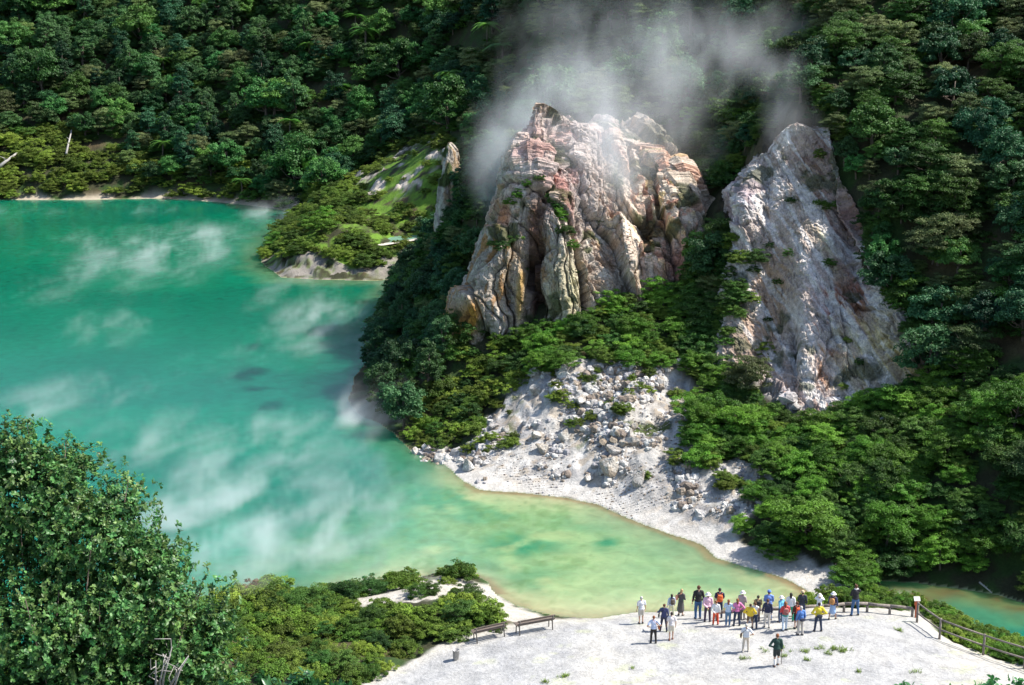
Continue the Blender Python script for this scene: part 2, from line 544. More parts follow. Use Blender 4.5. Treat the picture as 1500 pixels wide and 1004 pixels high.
dz += m_scar * (1.8 * (rib - .62) + 1.5 * (sc_ - .5) * sstep(.0, .12, s2 - s1) + .55 * (sd2 - .5) + .3 * (vc - .5) + .6 * low + .5 * (fine))
dz -= 1.5 * m_scar * sstep(600, 520, PY)
dz += m_pen * sstep(.2, 1.2, s) * (.55 * (wc - .3) + .6 * mid + .1)
dz += m_spw * (.5 * (wc - .4) + .4 * (vc - .4))
gz = gz + dz
gz = np.where((s > .05), np.maximum(gz, .02 + .03 * np.clip(s, 0, 3)), gz)

# base colours
def mixc(c, m, new):
    m = np.clip(m, 0, 1)[:, None]
    return c * (1 - m) + np.asarray(new, np.float32) * m


n1 = fbm(gx * .9, gy * .9, gz * .9, 4, 21)
n2 = fbm(gx * .22, gy * .22, gz * .22, 3, 22)
n3 = fbm(gx * 3.5, gy * 3.5, gz * 3.5, 3, 23)
colr = np.tile(np.array([.035, .036, .016], np.float32), (len(gx), 1))
colr = mixc(colr, sstep(.45, .6, n1), (.028, .055, .012))
colr = mixc(colr, sstep(.58, .7, n2) * .7, (.085, .06, .03))
colr = mixc(colr, m_spur * sstep(.36, .52, n1), (.10, .19, .018))
colr = mixc(colr, m_shore * sstep(.42, .55, n2 + .15 * n3) * (gy > 150) * .9, (.42, .36, .27))
white = np.array([.60, .585, .56], np.float32)
colr = mixc(colr, np.maximum(m_spw, 0), (.42, .37, .32))
pk = .62 + .25 * (n1 - .5) + .3 * (n3 - .5)
colr = mixc(colr, m_pen * sstep(.40, .52, n1), (.21, .19, .165))
colr = mixc(colr, m_knw, (.42, .39, .34))
c = np.tile(np.array([.41, .395, .365], np.float32), (len(gx), 1))
c = mixc(c, sstep(.42, .58, n2) * .8, (.32, .32, .32))
c = mixc(c, sstep(.52, .64, n1) * .6, (.28, .28, .285))
c = mixc(c, sstep(.64, .74, fbm(gx * .9 + 9, gy * 1.4, 0, 4, 29)) * .5, (.42, .44, .27))
c = mixc(c, sstep(.57, .66, fbm(gx * 1.3, gy * 1.3, 0, 4, 28)) * .35, (.42, .41, .385))
pw1, pw2, _pc = worley(gx * .42 + 1.2 * mid, gy * .42 + 1.2 * mid, 0, 71)
c = mixc(c, np.exp(-((pw2 - pw1) / .03) ** 2) * sstep(.45, .6, n2) * .45, (.24, .24, .235))
c = mixc(c, sstep(.5, .62, fbm(gx * .16 + gy * .05, gy * .55 - gx * .1, 0, 5, 72)) * .5, (.355, .352, .35))
c = mixc(c, sstep(.62, .72, fbm(gx * 5.5, gy * 5.5, 0, 3, 73)) * .25, (.27, .265, .25))
ed = sdpoly(PX, PY, PLAT_PX)
c = mixc(c, sstep(22, 2, ed) * .7, (.44, .41, .35))
colr = colr * (1 - m_plat[:, None]) + c * m_plat[:, None]
# talus
c = np.tile(np.array([.405, .385, .355], np.float32), (len(gx), 1))
c = mixc(c, sstep(.46, .60, n2) * .7, (.32, .31, .31))
c = mixc(c, sstep(.50, .64, n1) * .75, (.25, .23, .21))
c = mixc(c, sstep(.5, .62, gull) * .0 + sstep(.62, .5, gull) * .5, (.27, .25, .235))
c = mixc(c, (vc > .78) * .6, (.36, .29, .21))
c = mixc(c, (vc < .2) * .7, (.54, .52, .49))
c = mixc(c, sstep(.56, .68, n3) * .3 * sstep(.3, 1.2, gz), (.24, .21, .18))
c = mixc(c, sstep(.8, .1, gz + .8 * (n1 - .5)) * .85, (.44, .42, .385))
c = mixc(c, sstep(900, 1100, PX) * sstep(.45, .6, n2) * sstep(800, 700, PY) * .4, (.36, .36, .42))
c = mixc(c, sstep(.60, .68, fbm(gx * .45, gy * .45, 0, 4, 33)) * sstep(.8, 2, gz), (.07, .09, .03))
colr = colr * (1 - m_tal[:, None]) + c * m_tal[:, None]


def pg(px, py, rx, ry, ang=0.0):
    """soft elliptic stain centred at a photo pixel"""
    ca, sa = math.cos(R_(ang)), math.sin(R_(ang))
    dx, dy = PX - px, PY - py
    a = (dx * ca + dy * sa) / rx; b = (-dx * sa + dy * ca) / ry
    return np.exp(-(a * a + b * b))


# scar
st = fbm(qd * 1.0 + 1.2 * mid, gz * .22, gy * .1, 5, 64)
c = np.tile(np.array([.44, .415, .42], np.float32), (len(gx), 1))
c = mixc(c, sstep(.46, .54, st) * .8, (.62, .61, .63))
c = mixc(c, (sc_ > .66) * .5, (.50, .49, .52))
c = mixc(c, (sd2 > .7) * .5, (.36, .31, .29))
c = mixc(c, np.exp(-((s2 - s1) / .035) ** 2) * .6, (.12, .09, .08))
c = mixc(c, sstep(.55, .66, n1) * .5, (.33, .27, .25))
c = mixc(c, np.clip(1.3 * pg(1125, 430, 40, 150, 20), 0, 1) * .8 * sstep(.35, .55, n1 + .1), (.37, .27, .20))
c = mixc(c, np.clip(1.4 * pg(1190, 250, 25, 70, 0), 0, 1) * .85, (.24, .185, .11))
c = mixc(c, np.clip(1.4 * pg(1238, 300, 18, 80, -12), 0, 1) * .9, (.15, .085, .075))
c = mixc(c, np.clip(1.5 * pg(1085, 300, 30, 60, 30), 0, 1) * .6, (.40, .34, .37))
c = mixc(c, np.clip(1.4 * pg(1285, 515, 40, 35, 0), 0, 1) * .75 * sstep(.35, .6, n1 + .1), (.56, .47, .24))
c = mixc(c, np.clip(1.5 * pg(1350, 540, 26, 22, 0), 0, 1) * .9, (.40, .27, .13))
c = mixc(c, np.clip(1.6 * pg(1238, 465, 26, 40, 10), 0, 1) * sstep(.45, .6, st), (.26, .10, .06))
c = mixc(c, np.clip(1.5 * pg(1215, 375, 10, 40, -25), 0, 1) * .7, (.62, .60, .40))
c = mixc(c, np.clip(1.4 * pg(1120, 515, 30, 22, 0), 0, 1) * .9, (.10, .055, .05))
c = mixc(c, np.clip(1.3 * pg(1190, 600, 50, 25, 0), 0, 1) * sstep(.4, .6, n1), (.36, .24, .20))
c = mixc(c, sstep(.62, .70, fbm(q * 2.5 + mid * 3, gz * .35, 0, 4, 66, ridged=True)) * .45, (.16, .12, .11))
c = mixc(c, sstep(.66, .76, fbm(gx * .6, gy * .6, gz * .6, 4, 67)) * .7, (.05, .06, .03))
m_sc2 = m_scar * sstep(440, 560, PY + 60 * (n1 - .5))
colr = colr * (1 - m_sc2[:, None]) + c * m_sc2[:, None]
colr = mixc(colr, (m_scar - m_sc2) * .6, (.13, .09, .07))
# lake bed
colr = mixc(colr, (s < 0) * 1.0, (.30, .33, .17))

V = np.stack([gx, gy, gz], 1)
ii = (np.arange(NR - 1)[:, None] * NC + np.arange(NC - 1)[None]).ravel()
Q = np.stack([ii, ii + 1, ii + NC + 1, ii + NC], 1)
ter_me = mesh_np('terrain', V, Q, None, ground_mat('bare_ground_and_soil', (1.5, 7.0), .07, .9, .2), True)
vcol(ter_me, 'col', colr.astype(np.float32))
terrain = tag(link('terrain', ter_me), 'steep valley sides, bare white sinter flat and landslide scar round the lake', 'terrain', kind='structure')

GZ = gz.reshape(NR, NC)


def tz(x, y):
    """terrain height under world points"""
    x = np.asarray(x, float); y = np.asarray(y, float)
    i = np.clip(np.interp(y, rows, np.arange(NR)), 0, NR - 1.001)
    j = np.clip((x / y + .62) / 1.24 * (NC - 1), 0, NC - 1.001)
    i0 = i.astype(int); j0 = j.astype(int); fi = i - i0; fj = j - j0
    return (GZ[i0, j0] * (1 - fi) * (1 - fj) + GZ[i0 + 1, j0] * fi * (1 - fj)
            + GZ[i0, j0 + 1] * (1 - fi) * fj + GZ[i0 + 1, j0 + 1] * fi * fj)


def drop(px, py, y0=30.0, y1=260.0):
    """first terrain point met by the line of sight through a photo pixel"""
    a, b, c = ray(px, py)
    ys = np.arange(y0, y1, .05)
    tt = ys / b
    hz = H + c * tt
    below = hz <= tz(a * tt, ys)
    k = int(np.argmax(below)) if below.any() else len(ys) - 1
    return float(a * tt[k]), float(ys[k]), float(tz(a * tt[k], ys[k]))


# a distant ground sheet so that nothing ends in the void
ys = np.linspace(320, 1400, 20); xs = np.linspace(-900, 900, 30)
X2, Y2 = np.meshgrid(xs, ys)
Z2 = 40 + 25 * fbm(X2 * .004, Y2 * .004, 0, 3, 3) + np.clip((Y2 - 330) * .12, 0, 90)
ii = (np.arange(19)[:, None] * 30 + np.arange(29)[None]).ravel()
hm = mesh_np('hills', np.stack([X2.ravel(), Y2.ravel(), Z2.ravel()], 1), np.stack([ii, ii + 1, ii + 31, ii + 30], 1), None,
             plain('far_forest_floor', (.03, .05, .02), .95, .5, .08), True)
tag(link('hills', hm), 'wooded hills beyond the crater', 'hills', kind='structure')

# ------------------------------------------------------------------ water
wr = np.concatenate([np.arange(40, 100, .22), np.arange(100, 215, .8)])
wc_ = np.linspace(-.62, .62, 560)
WY, WT = np.meshgrid(wr, wc_, indexing='ij')
wy = WY.ravel(); wx = (WT * WY).ravel(); wz = np.zeros_like(wx)
wpx, wpy = project(wx, wy, wz)
sl = sdpoly(wx, wy, LAKE); sp_ = sdpoly(wx, wy, POOL)
wn1 = fbm(wx * .12, wy * .12, 0, 4, 101); wn2 = fbm(wx * .5, wy * .5, 0, 4, 102); wn3 = fbm(wx * .06, wy * .1, 0, 3, 103)
SHAL_PX = [(560, 600), (590, 640), (600, 690), (560, 760), (520, 800), (430, 850), (300, 880), (300, 1000), (900, 960), (1250, 930), (1300, 850), (1050, 800), (830, 700), (640, 640)]
d = sdpoly(wpx, wpy, SHAL_PX)
shal = sstep(-75, 95, d + 90 * (wn1 - .5) + 50 * (wn2 - .5))
wcol = np.tile(np.array([.0008, .122, .064], np.float32), (len(wx), 1))
wcol = mixc(wcol, sstep(.40, .65, wn3) * .6, (.0008, .092, .056))
wcol = mixc(wcol, sstep(.5, .75, wn1) * .35, (.002, .152, .084))


def wg(px, py, rx, ry, ang=0.0):
    ca, sa = math.cos(R_(ang)), math.sin(R_(ang))
    dx, dy = wpx - px + 40 * (wn1 - .5), wpy - py + 30 * (wn2 - .5)
    return np.exp(-((dx * ca + dy * sa) / rx) ** 2 - ((-dx * sa + dy * ca) / ry) ** 2)


wcol = mixc(wcol, wg(330, 800, 60, 50, 0) * .5, (.005, .20, .12))
wcol = mixc(wcol, shal * .95, (.150, .262, .138))
wcol = mixc(wcol, sstep(.55, 1, shal) * sstep(.35, .6, wn1 + .35 * (wpx - 750) / 900) * .85, (.215, .300, .140))
far = sstep(1.0, 6.0, sl + 3 * (wn2 - .5))
edge = sstep(3.2, .2, sl + 2.0 * (wn2 - .5)) * (sl > -1) * (wy < 98)
wcol = mixc(wcol, edge * sstep(.3, .9, shal) * .8, (.30, .35, .19))
wcol = mixc(wcol, sstep(4, .5, sl + 3 * (wn2 - .5)) * (wy > 130) * (wpx > 330) * (wpx < 700) * .5, (.11, .19, .09))
for (bx, by, rx, ry, a) in [(655, 735, 60, 22, .75), (600, 775, 50, 20, .5), (720, 760, 60, 16, .6), (770, 800, 70, 18, .8), (840, 770, 40, 12, .4), (890, 798, 18, 9, .9), (780, 850, 60, 16, .55), (640, 800, 60, 18, .4), (690, 830, 70, 14, .5), (775, 800, 14, 8, .7), (560, 740, 22, 10, .6), (590, 675, 40, 16, .35), (620, 720, 24, 12, .5)]:
    wcol = mixc(wcol, np.clip(wg(bx, by, rx, ry) * 1.3, 0, 1) * a * sstep(.3, .6, wn2 + .1), (.02, .165, .085))
sp2 = fbm(wx * 2.6, wy * 1.7, 0, 4, 107)
wcol = mixc(wcol, shal * sstep(.48, .70, .6 * sp2 + .4 * wn2) * sstep(.42, .62, wn1 + .1) * .55, (.10, .19, .075))
rim = (sl > -.6) & (wpx > 680) & (wpx < 1190) & (wpy < 870)
wcol = mixc(wcol, rim * sstep(.55, .05, np.abs(sl - .15) + .5 * (wn2 - .5)) * .8, (.20, .19, .10))
# the little stream pool at the right: ochre shallows round a teal hole
pm = (sp_ > -8) & (wx > 15.5)
pc = np.tile(np.array([.085, .14, .055], np.float32), (len(wx), 1))
pc = mixc(pc, sstep(.42, .6, wn2) * .8, (.09, .08, .03))
pd = sdpoly(wpx, wpy, [(1365, 880), (1400, 872), (1480, 895), (1600, 920), (1700, 960), (1520, 960), (1440, 935), (1400, 905)])
pc = mixc(pc, sstep(-8, 20, pd + 40 * (wn2 - .5)) * .9, (.03, .16, .09))
pc = mixc(pc, sstep(-4, 14, sdpoly(wpx, wpy, [(1440, 920), (1500, 915), (1560, 930), (1540, 960), (1470, 945)]) + 10 * (wn2 - .5)), (.003, .13, .095))
pc = mixc(pc, wg(1322, 866, 18, 6) * .8, (.18, .29, .18))
wcol = np.where(pm[:, None], pc, wcol)
m, N, L, B = new_mat('turquoise_water')
at = N.new('ShaderNodeVertexColor'); at.layer_name = 'col'
tc = N.new('ShaderNodeTexCoord')
t1 = N.new('ShaderNodeTexNoise'); t1.inputs['Scale'].default_value = 1.1; t1.inputs['Detail'].default_value = 5; t1.inputs['Distortion'].default_value = .6
L.new(tc.outputs['Object'], t1.inputs['Vector'])
mr = N.new('ShaderNodeMapRange'); mr.inputs[1].default_value = .3; mr.inputs[2].default_value = .7; mr.inputs[3].default_value = .86; mr.inputs[4].default_value = 1.14
L.new(t1.outputs['Fac'], mr.inputs[0])
mx = N.new('ShaderNodeMix'); mx.data_type = 'RGBA'; mx.blend_type = 'MULTIPLY'; mx.inputs['Factor'].default_value = 1
L.new(at.outputs['Color'], mx.inputs[6]); L.new(mr.outputs[0], mx.inputs[7]); L.new(mx.outputs[2], B.inputs['Base Color'])
B.inputs['Subsurface Weight'].default_value = .9; B.inputs['Subsurface Radius'].default_value = (.25, 1.0, .9); B.inputs['Subsurface Scale'].default_value = 5.0; m.cycles.use_bump_map_correction = False
B.subsurface_method = 'BURLEY'
B.inputs['Specular IOR Level'].default_value = .32
B.inputs['Roughness'].default_value = .13; B.inputs['IOR'].default_value = 1.33
mp = N.new('ShaderNodeMapping'); mp.inputs['Scale'].default_value = (1.0, 2.6, 1); mp.inputs['Rotation'].default_value = (0, 0, .5)
L.new(tc.outputs['Object'], mp.inputs['Vector'])
t2 = N.new('ShaderNodeTexNoise'); t2.inputs['Scale'].default_value = 1.6; t2.inputs['Detail'].default_value = 3
L.new(mp.outputs['Vector'], t2.inputs['Vector'])
bp = N.new('ShaderNodeBump'); bp.inputs['Strength'].default_value = .22; bp.inputs['Distance'].default_value = .05
L.new(t2.outputs['Fac'], bp.inputs['Height']); L.new(bp.outputs['Normal'], B.inputs['Normal'])
nr, nc = len(wr), len(wc_)
ii = (np.arange(nr - 1)[:, None] * nc + np.arange(nc - 1)[None]).ravel()
Q = np.stack([ii, ii + 1, ii + nc + 1, ii + nc], 1)
keep = ((sl[Q] > -2.5) | (sp_[Q] > -7)).any(1)
wme = mesh_np('water', np.stack([wx, wy, wz], 1), Q[keep], None, m, True)
vcol(wme, 'col', wcol.astype(np.float32))
tag(link('water', wme), 'milky turquoise hot lake shoaling to yellow green by the white shore', 'lake', kind='structure')

# little pale pond behind the peninsula
for nm, poly, dz_, cc, rr, lab in (('sand_bank', [(528, 347), (545, 340), (600, 337), (632, 336), (636, 345), (610, 352), (560, 360), (535, 357)], .22, (.50, .45, .38), .9, 'pale sand round the small pond on the peninsula'),
                                   ('pond', [(548, 350), (575, 344), (612, 341), (628, 342), (610, 349), (580, 355), (556, 356)], .24, (.16, .30, .22), .2, 'small pale green pond on the peninsula')):
    zc = float(tz(*[float(v) for v in at_y(585, 347, 153.5)[:2]]))
    pp = [at_z(a, b, zc + dz_) for a, b in poly]
    Vp = np.array([(float(p[0]), float(p[1]), zc + dz_) for p in pp]); cen = Vp.mean(0)
    npn = len(Vp)
    me = mesh_np(nm, np.vstack([Vp, cen[None]]), None, np.array([(npn, k, (k + 1) % npn) for k in range(npn)]), plain(nm, cc, rr, .15, .6))
    tag(link(nm, me), lab, nm.replace('_', ' '), kind='structure')

# ------------------------------------------------------------------ rocks
def catmull_closed(A, n):
    A = np.asarray(A, float); k = len(A)
    u = np.arange(n) / n * k
    i = u.astype(int); f = (u - i)[:, None]
    p0, p1, p2, p3 = A[(i - 1) % k], A[i % k], A[(i + 1) % k], A[(i + 2) % k]
    return .5 * (2 * p1 + (p2 - p0) * f + (2 * p0 - 5 * p1 + 4 * p2 - p3) * f ** 2 + (3 * p1 - p0 - 3 * p2 + p3) * f ** 3)


def grid_normals(G, closed=True):
    du = np.roll(G, -1, 1) - np.roll(G, 1, 1)
    dv = np.gradient(G, axis=0)
    n = np.cross(du, dv)
    return n / (np.linalg.norm(n, axis=2, keepdims=True) + 1e-9)


def crag(name, spec, nu, nv, ncap, mat, detail, paint, jag=0.0):
    """a free-standing crag: rings through base, middle and top outlines, closed over the top, then fractured"""
    B3 = [catmull_closed([at_y(*c[k]) for c in spec], nu) for k in range(3)]
    if jag:
        a_ = np.arange(nu) / nu * 46
        jz = (fbm(a_, 0, 0, 4, 240, ridged=True) - .55)
        B3[2] = B3[2] + np.stack([0 * jz, 0 * jz, jag * jz], 1)
    v = np.linspace(-.22, 1, nv)[:, None, None]
    b, mpt, tpt = B3
    G = b * (1 - v) * (1 - 2 * v) + mpt * 4 * v * (1 - v) + tpt * v * (2 * v - 1)
    low_ = v < 0
    G = np.where(low_, b + (v * np.array([0, 0, 9.0])) + 0 * G, G)
    cen = tpt.mean(0)
    caps = []
    for k in range(1, ncap + 1):
        f = k / ncap
        ring = tpt * (1 - f) + cen * f
        ring = ring + np.array([0, 0, .5]) * math.sin(f * PI / 2)
        caps.append(ring)
    G = np.concatenate([G, np.array(caps)], 0)
    n = grid_normals(G)
    ctr = G.mean((0, 1))
    if ((G - ctr) * n).sum() < 0: n = -n
    fadecap = np.ones(len(G)); fadecap[-ncap:] = np.linspace(1, .15, ncap)
    D = detail(G, n) * fadecap[:, None]
    G2 = G + n * D[..., None]
    V = G2.reshape(-1, 3)
    nvv = len(G)
    i, j = np.meshgrid(np.arange(nvv - 1), np.arange(nu), indexing='ij')
    a = i * nu + j; b2 = i * nu + (j + 1) % nu
    Q = np.stack([a, b2, b2 + nu, a + nu], -1).reshape(-1, 4)
    if ((G - ctr) * grid_normals(G)).sum() < 0: Q = Q[:, ::-1]
    me = mesh_np(name, V, Q, None, mat, False)
    vcol(me, 'col', paint(V, D.ravel(), G.reshape(-1, 3)).astype(np.float32))
    return me


rock_m = ground_mat('weathered_volcanic_rock', (2.2, 9.0), .10, .88, .32)


def rock_detail(G, n):
    x, y, z = G[..., 0], G[..., 1], G[..., 2]
    px, py = project(x, y, z)
    wob = fbm(x * .35, y * .35, z * .35, 4, 201) - .5
    q = x * .92 + y * .4
    D = .8 * (fbm(q * .50 + 1.2 * wob, y * .12, z * .09 + wob, 4, 202, ridged=True) - .62)
    D += .3 * wob
    stp, tl, ck = facets(q * .34 + .6 * wob - z * .03, y * .15, z * .03 + q * .10, 207)
    D += 1.0 * stp + 1.5 * tl - .4 * np.exp(-(ck / .03) ** 2)
    stp, tl, ck = facets(q * .66 + wob * 1.2 - z * .05, y * .4, z * .075 + .7 * wob + q * .30, 203)
    calm = 1 - .55 * np.clip(np.exp(-((px - 745) / 95.0) ** 2 - ((py - 420) / 95.0) ** 2) * 1.3, 0, 1)
    D += calm * (.60 * stp + .55 * tl) - .30 * np.exp(-(ck / .05) ** 2)
    stp, tl, ck = facets(q * 1.6 + wob - z * .15, y * 1.0, z * .26 + q * .62, 204)
    D += calm * (.17 * stp + .22 * tl) - .06 * np.exp(-(ck / .05) ** 2)
    stp, tl, ck = facets((q + .5 * y) * 2.6 - z * .3, y * 2.6, z * .95 + q * 1.2, 205)
    D += .06 * stp + .10 * tl - .05 * np.exp(-(ck / .06) ** 2)
    D += .16 * (fbm(x * 4, y * 4, z * 3.2, 4, 206, ridged=True) - .6)
    # the dark cleft, the pale pillar beside it, the long recess right of the middle buttress, the hollow on the right
    line = 778 + (py - 480) * -.05 + 7 * np.sin(py / 17.0)
    D -= 1.9 * np.exp(-((px - line) / 9.0) ** 2) * sstep(330, 385, py)
    line = 762 + (py - 480) * -.04
    D += .75 * np.exp(-((px - line) / 8.0) ** 2) * sstep(385, 405, py)
    line = 866 + (py - 400) * .12
    D -= 1.1 * np.exp(-((px - line) / 14.0) ** 2) * sstep(260, 330, py)
    D -= 1.5 * np.exp(-((px - 948) / 12.0) ** 2 - ((py - 318) / 26.0) ** 2)
    line = 905 + (py - 300) * .2
    D += .8 * np.exp(-((px - line) / 12.0) ** 2) * sstep(250, 300, py)
    line = 812 - (py - 250) * .35
    D -= .8 * np.exp(-((px - line) / 8.0) ** 2) * sstep(190, 220, py) * sstep(345, 300, py)
    return D


def rock_paint(V, D, G):
    x, y, z = G[:, 0], G[:, 1], G[:, 2]
    px, py = project(x, y, z)

    def st(cx, cy, rx, ry, ang=0.0):
        ca, sa = math.cos(R_(ang)), math.sin(R_(ang))
        dx, dy = px - cx, py - cy
        return np.exp(-((dx * ca + dy * sa) / rx) ** 2 - ((-dx * sa + dy * ca) / ry) ** 2)
    wob = fbm(x * .5, y * .5, z * .5, 4, 211)
    n = fbm(x * 1.6, y * 1.6, z * .8, 4, 212)
    n2 = fbm(x * .9, y * .9, z * .22, 4, 213)
    str_ = fbm(x * 2.4, y * 2.4, z * .35, 4, 214)
    f1, f2, cid = worley(x * 1.7, y * 1.2, z * .8, 215)
    c = np.tile(np.array([.40, .37, .335], np.float32), (len(x), 1))
    c = mixc(c, sstep(.42, .62, n2) * .8, (.58, .545, .50))
    c = mixc(c, (cid > .72) * .5, (.30, .27, .235))
    c = mixc(c, sstep(.52, .68, n) * .55, (.27, .21, .16))
    c = mixc(c, sstep(.6, .7, str_) * .55, (.42, .25, .10))
    up = st(835, 235, 80, 75)
    c = mixc(c, np.clip(up * 1.4, 0, 1) * .75, (.56, .50, .50))
    c = mixc(c, np.clip(up * 1.3, 0, 1) * sstep(.5, .64, n2) * .7, (.50, .29, .27))
    c = mixc(c, st(822, 275, 10, 55, -25) * .9, (.52, .27, .24))
    c = mixc(c, st(785, 205, 12, 30, 0) * .7, (.48, .27, .23))
    rt = np.clip(1.3 * st(965, 310, 60, 90), 0, 1)
    c = mixc(c, rt * .7, (.64, .55, .46))
    c = mixc(c, rt * sstep(.48, .60, str_) * .75, (.50, .24, .17))
    c = mixc(c, rt * sstep(.56, .68, n) * .7, (.55, .45, .20))
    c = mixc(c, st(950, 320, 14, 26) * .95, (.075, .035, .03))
    c = mixc(c, st(890, 395, 50, 40) * sstep(.4, .55, n) * .7, (.22, .14, .10))
    c = mixc(c, st(925, 385, 20, 30) * .7, (.58, .52, .46))
    c = mixc(c, np.clip(1.3 * st(1000, 385, 25, 35), 0, 1) * .75, (.36, .16, .13))
    c = mixc(c, np.clip(1.6 * st(690, 470, 11, 26, 20), 0, 1) * 1.0, (.46, .25, .05))
    c = mixc(c, np.clip(1.5 * st(660, 480, 12, 30, 0), 0, 1) * .6, (.42, .34, .24))
    c = mixc(c, sstep(.56, .64, str_) * np.clip(1.3 * st(740, 400, 60, 80), 0, 1) * .8, (.42, .23, .09))
    c = mixc(c, sstep(.55, .62, n2) * np.clip(1.3 * st(900, 350, 60, 60), 0, 1) * .8, (.68, .62, .54))
    c = mixc(c, st(735, 315, 11, 22, 10) * .9, (.46, .21, .10))
    c = mixc(c, st(742, 400, 10, 40, 15) * .6, (.40, .27, .12))
    c = mixc(c, np.clip(1.5 * st(762, 430, 6, 40, 2), 0, 1), (.48, .33, .13))
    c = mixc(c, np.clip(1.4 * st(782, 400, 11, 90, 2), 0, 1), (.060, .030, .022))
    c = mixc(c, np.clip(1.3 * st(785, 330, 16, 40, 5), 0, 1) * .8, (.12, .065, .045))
    mid_ = np.clip(1.3 * st(830, 430, 26, 60), 0, 1)
    c = mixc(c, mid_ * .7, (.36, .35, .24))
    c = mixc(c, mid_ * sstep(.5, .6, n2) * .7, (.48, .46, .30))
    c = mixc(c, sstep(.61, .70, wob) * .85, (.055, .075, .02))
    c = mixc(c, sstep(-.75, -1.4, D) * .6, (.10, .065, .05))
    c = mixc(c, np.exp(-((f2 - f1) / .035) ** 2) * .55, (.07, .05, .04))
    c = c * np.array([1.06, 1.0, .92], np.float32)
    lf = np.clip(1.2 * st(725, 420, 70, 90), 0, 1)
    c = c * (1 - .30 * lf * sstep(.35, .6, n2 + .1))[:, None]  # lower left face darkened in its colour to stand for shade
    c = mixc(c, (y > 108.5) * .7 * sstep(.4, .6, wob), (.05, .07, .025))
    return c


SPEC = [
    ((705, 430, 107), (732, 300, 108), (762, 215, 108)),
    ((675, 497, 97.2), (700, 392, 99.3), (752, 245, 103.5)),
    ((712, 489, 96), (733, 350, 98), (768, 203, 103.5)),
    ((768, 482, 95.6), (780, 340, 98), (792, 163, 104)),
    ((815, 474, 95), (812, 335, 97.8), (820, 192, 104.5)),
    ((852, 464, 94.6), (842, 335, 98), (845, 203, 105)),
    ((905, 433, 96.6), (895, 325, 100), (885, 203, 106)),
    ((960, 420, 97.3), (950, 325, 100), (932, 222, 106)),
    ((1012, 404, 98.4), (1008, 325, 100.6), (984, 252, 105)),
    ((1032, 385, 103), (1020, 312, 105), (996, 255, 107.5)),
    ((1000, 265, 116), (965, 220, 114), (935, 192, 112.5)),
    ((800, 262, 117), (800, 212, 114), (820, 182, 111.5)),
]
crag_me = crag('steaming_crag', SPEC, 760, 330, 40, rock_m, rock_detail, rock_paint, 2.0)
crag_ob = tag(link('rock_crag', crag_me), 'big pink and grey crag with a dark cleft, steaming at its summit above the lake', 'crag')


def pin_detail(G, n):
    x, y, z = G[..., 0], G[..., 1], G[..., 2]
    wob = fbm(x * .5, y * .5, z * .4, 3, 221) - .5
    f1, f2, cid = worley(x * 1.1 + wob, y * 1.1, z * .5 + wob, 222)
    return .6 * wob + .35 * (cid - .5) + .3 * (fbm(x * 1.2, y * 1.2, z * .2, 4, 223, ridged=True) - .6) + .2 * (fbm(x * 4, y * 4, z * 3, 3, 224) - .5)


def pin_paint(V, D, G):
    x, y, z = G.T
    n = fbm(x * .9, y * .9, z * .4, 4, 231); n2 = fbm(x * 2, y * 2, z * .5, 4, 232)
    c = np.tile(np.array([.30, .27, .235], np.float32), (len(x), 1))
    c = mixc(c, sstep(.45, .6, n) * .8, (.42, .38, .32))
    c = mixc(c, sstep(.52, .64, n2) * .7, (.30, .19, .09))
    c = mixc(c, sstep(.6, .68, fbm(x * .7, y * .7, z * .7, 3, 233)), (.05, .07, .02))
    return c


SP2 = [((640, 385, 119), (643, 290, 119.5), (649, 222, 120.5)), ((648, 392, 117.8), (650, 295, 118.4), (656, 214, 119.8)),
       ((664, 380, 118.5), (664, 290, 119), (666, 222, 120)), ((672, 370, 121), (672, 280, 121.5), (670, 225, 122)),
       ((662, 340, 124), (664, 270, 123.5), (664, 216, 123)), ((645, 340, 123), (650, 270, 122.5), (655, 214, 122.5))]
pin_me = crag('rock_pinnacle', SP2, 180, 150, 16, rock_m, pin_detail, pin_paint)
tag(link('rock_pinnacle', pin_me), 'narrow pale rock pinnacle half hidden in dark trees left of the big crag', 'pinnacle')


# ---- the landslide scar: a broken rock face
SP3 = [((1055, 520, 94), (1085, 330, 103), (1120, 195, 105)), ((1040, 552, 87.3), (1078, 345, 95.2), (1104, 232, 98.6)), ((1110, 582, 85.0), (1108, 350, 93.2), (1134, 198, 98.0)),
       ((1180, 624, 81.0), (1165, 360, 92.2), (1160, 182, 97.6)), ((1240, 614, 81.4), (1212, 365, 91.0), (1186, 184, 97.6)), ((1305, 578, 81.5), (1243, 352, 90.8), (1204, 190, 97.2)),
       ((1388, 550, 80.6), (1264, 345, 90.6), (1216, 185, 97.4)), ((1380, 500, 92), (1272, 322, 100), (1214, 205, 104.5)), ((1210, 500, 101), (1180, 330, 107), (1170, 190, 109))]


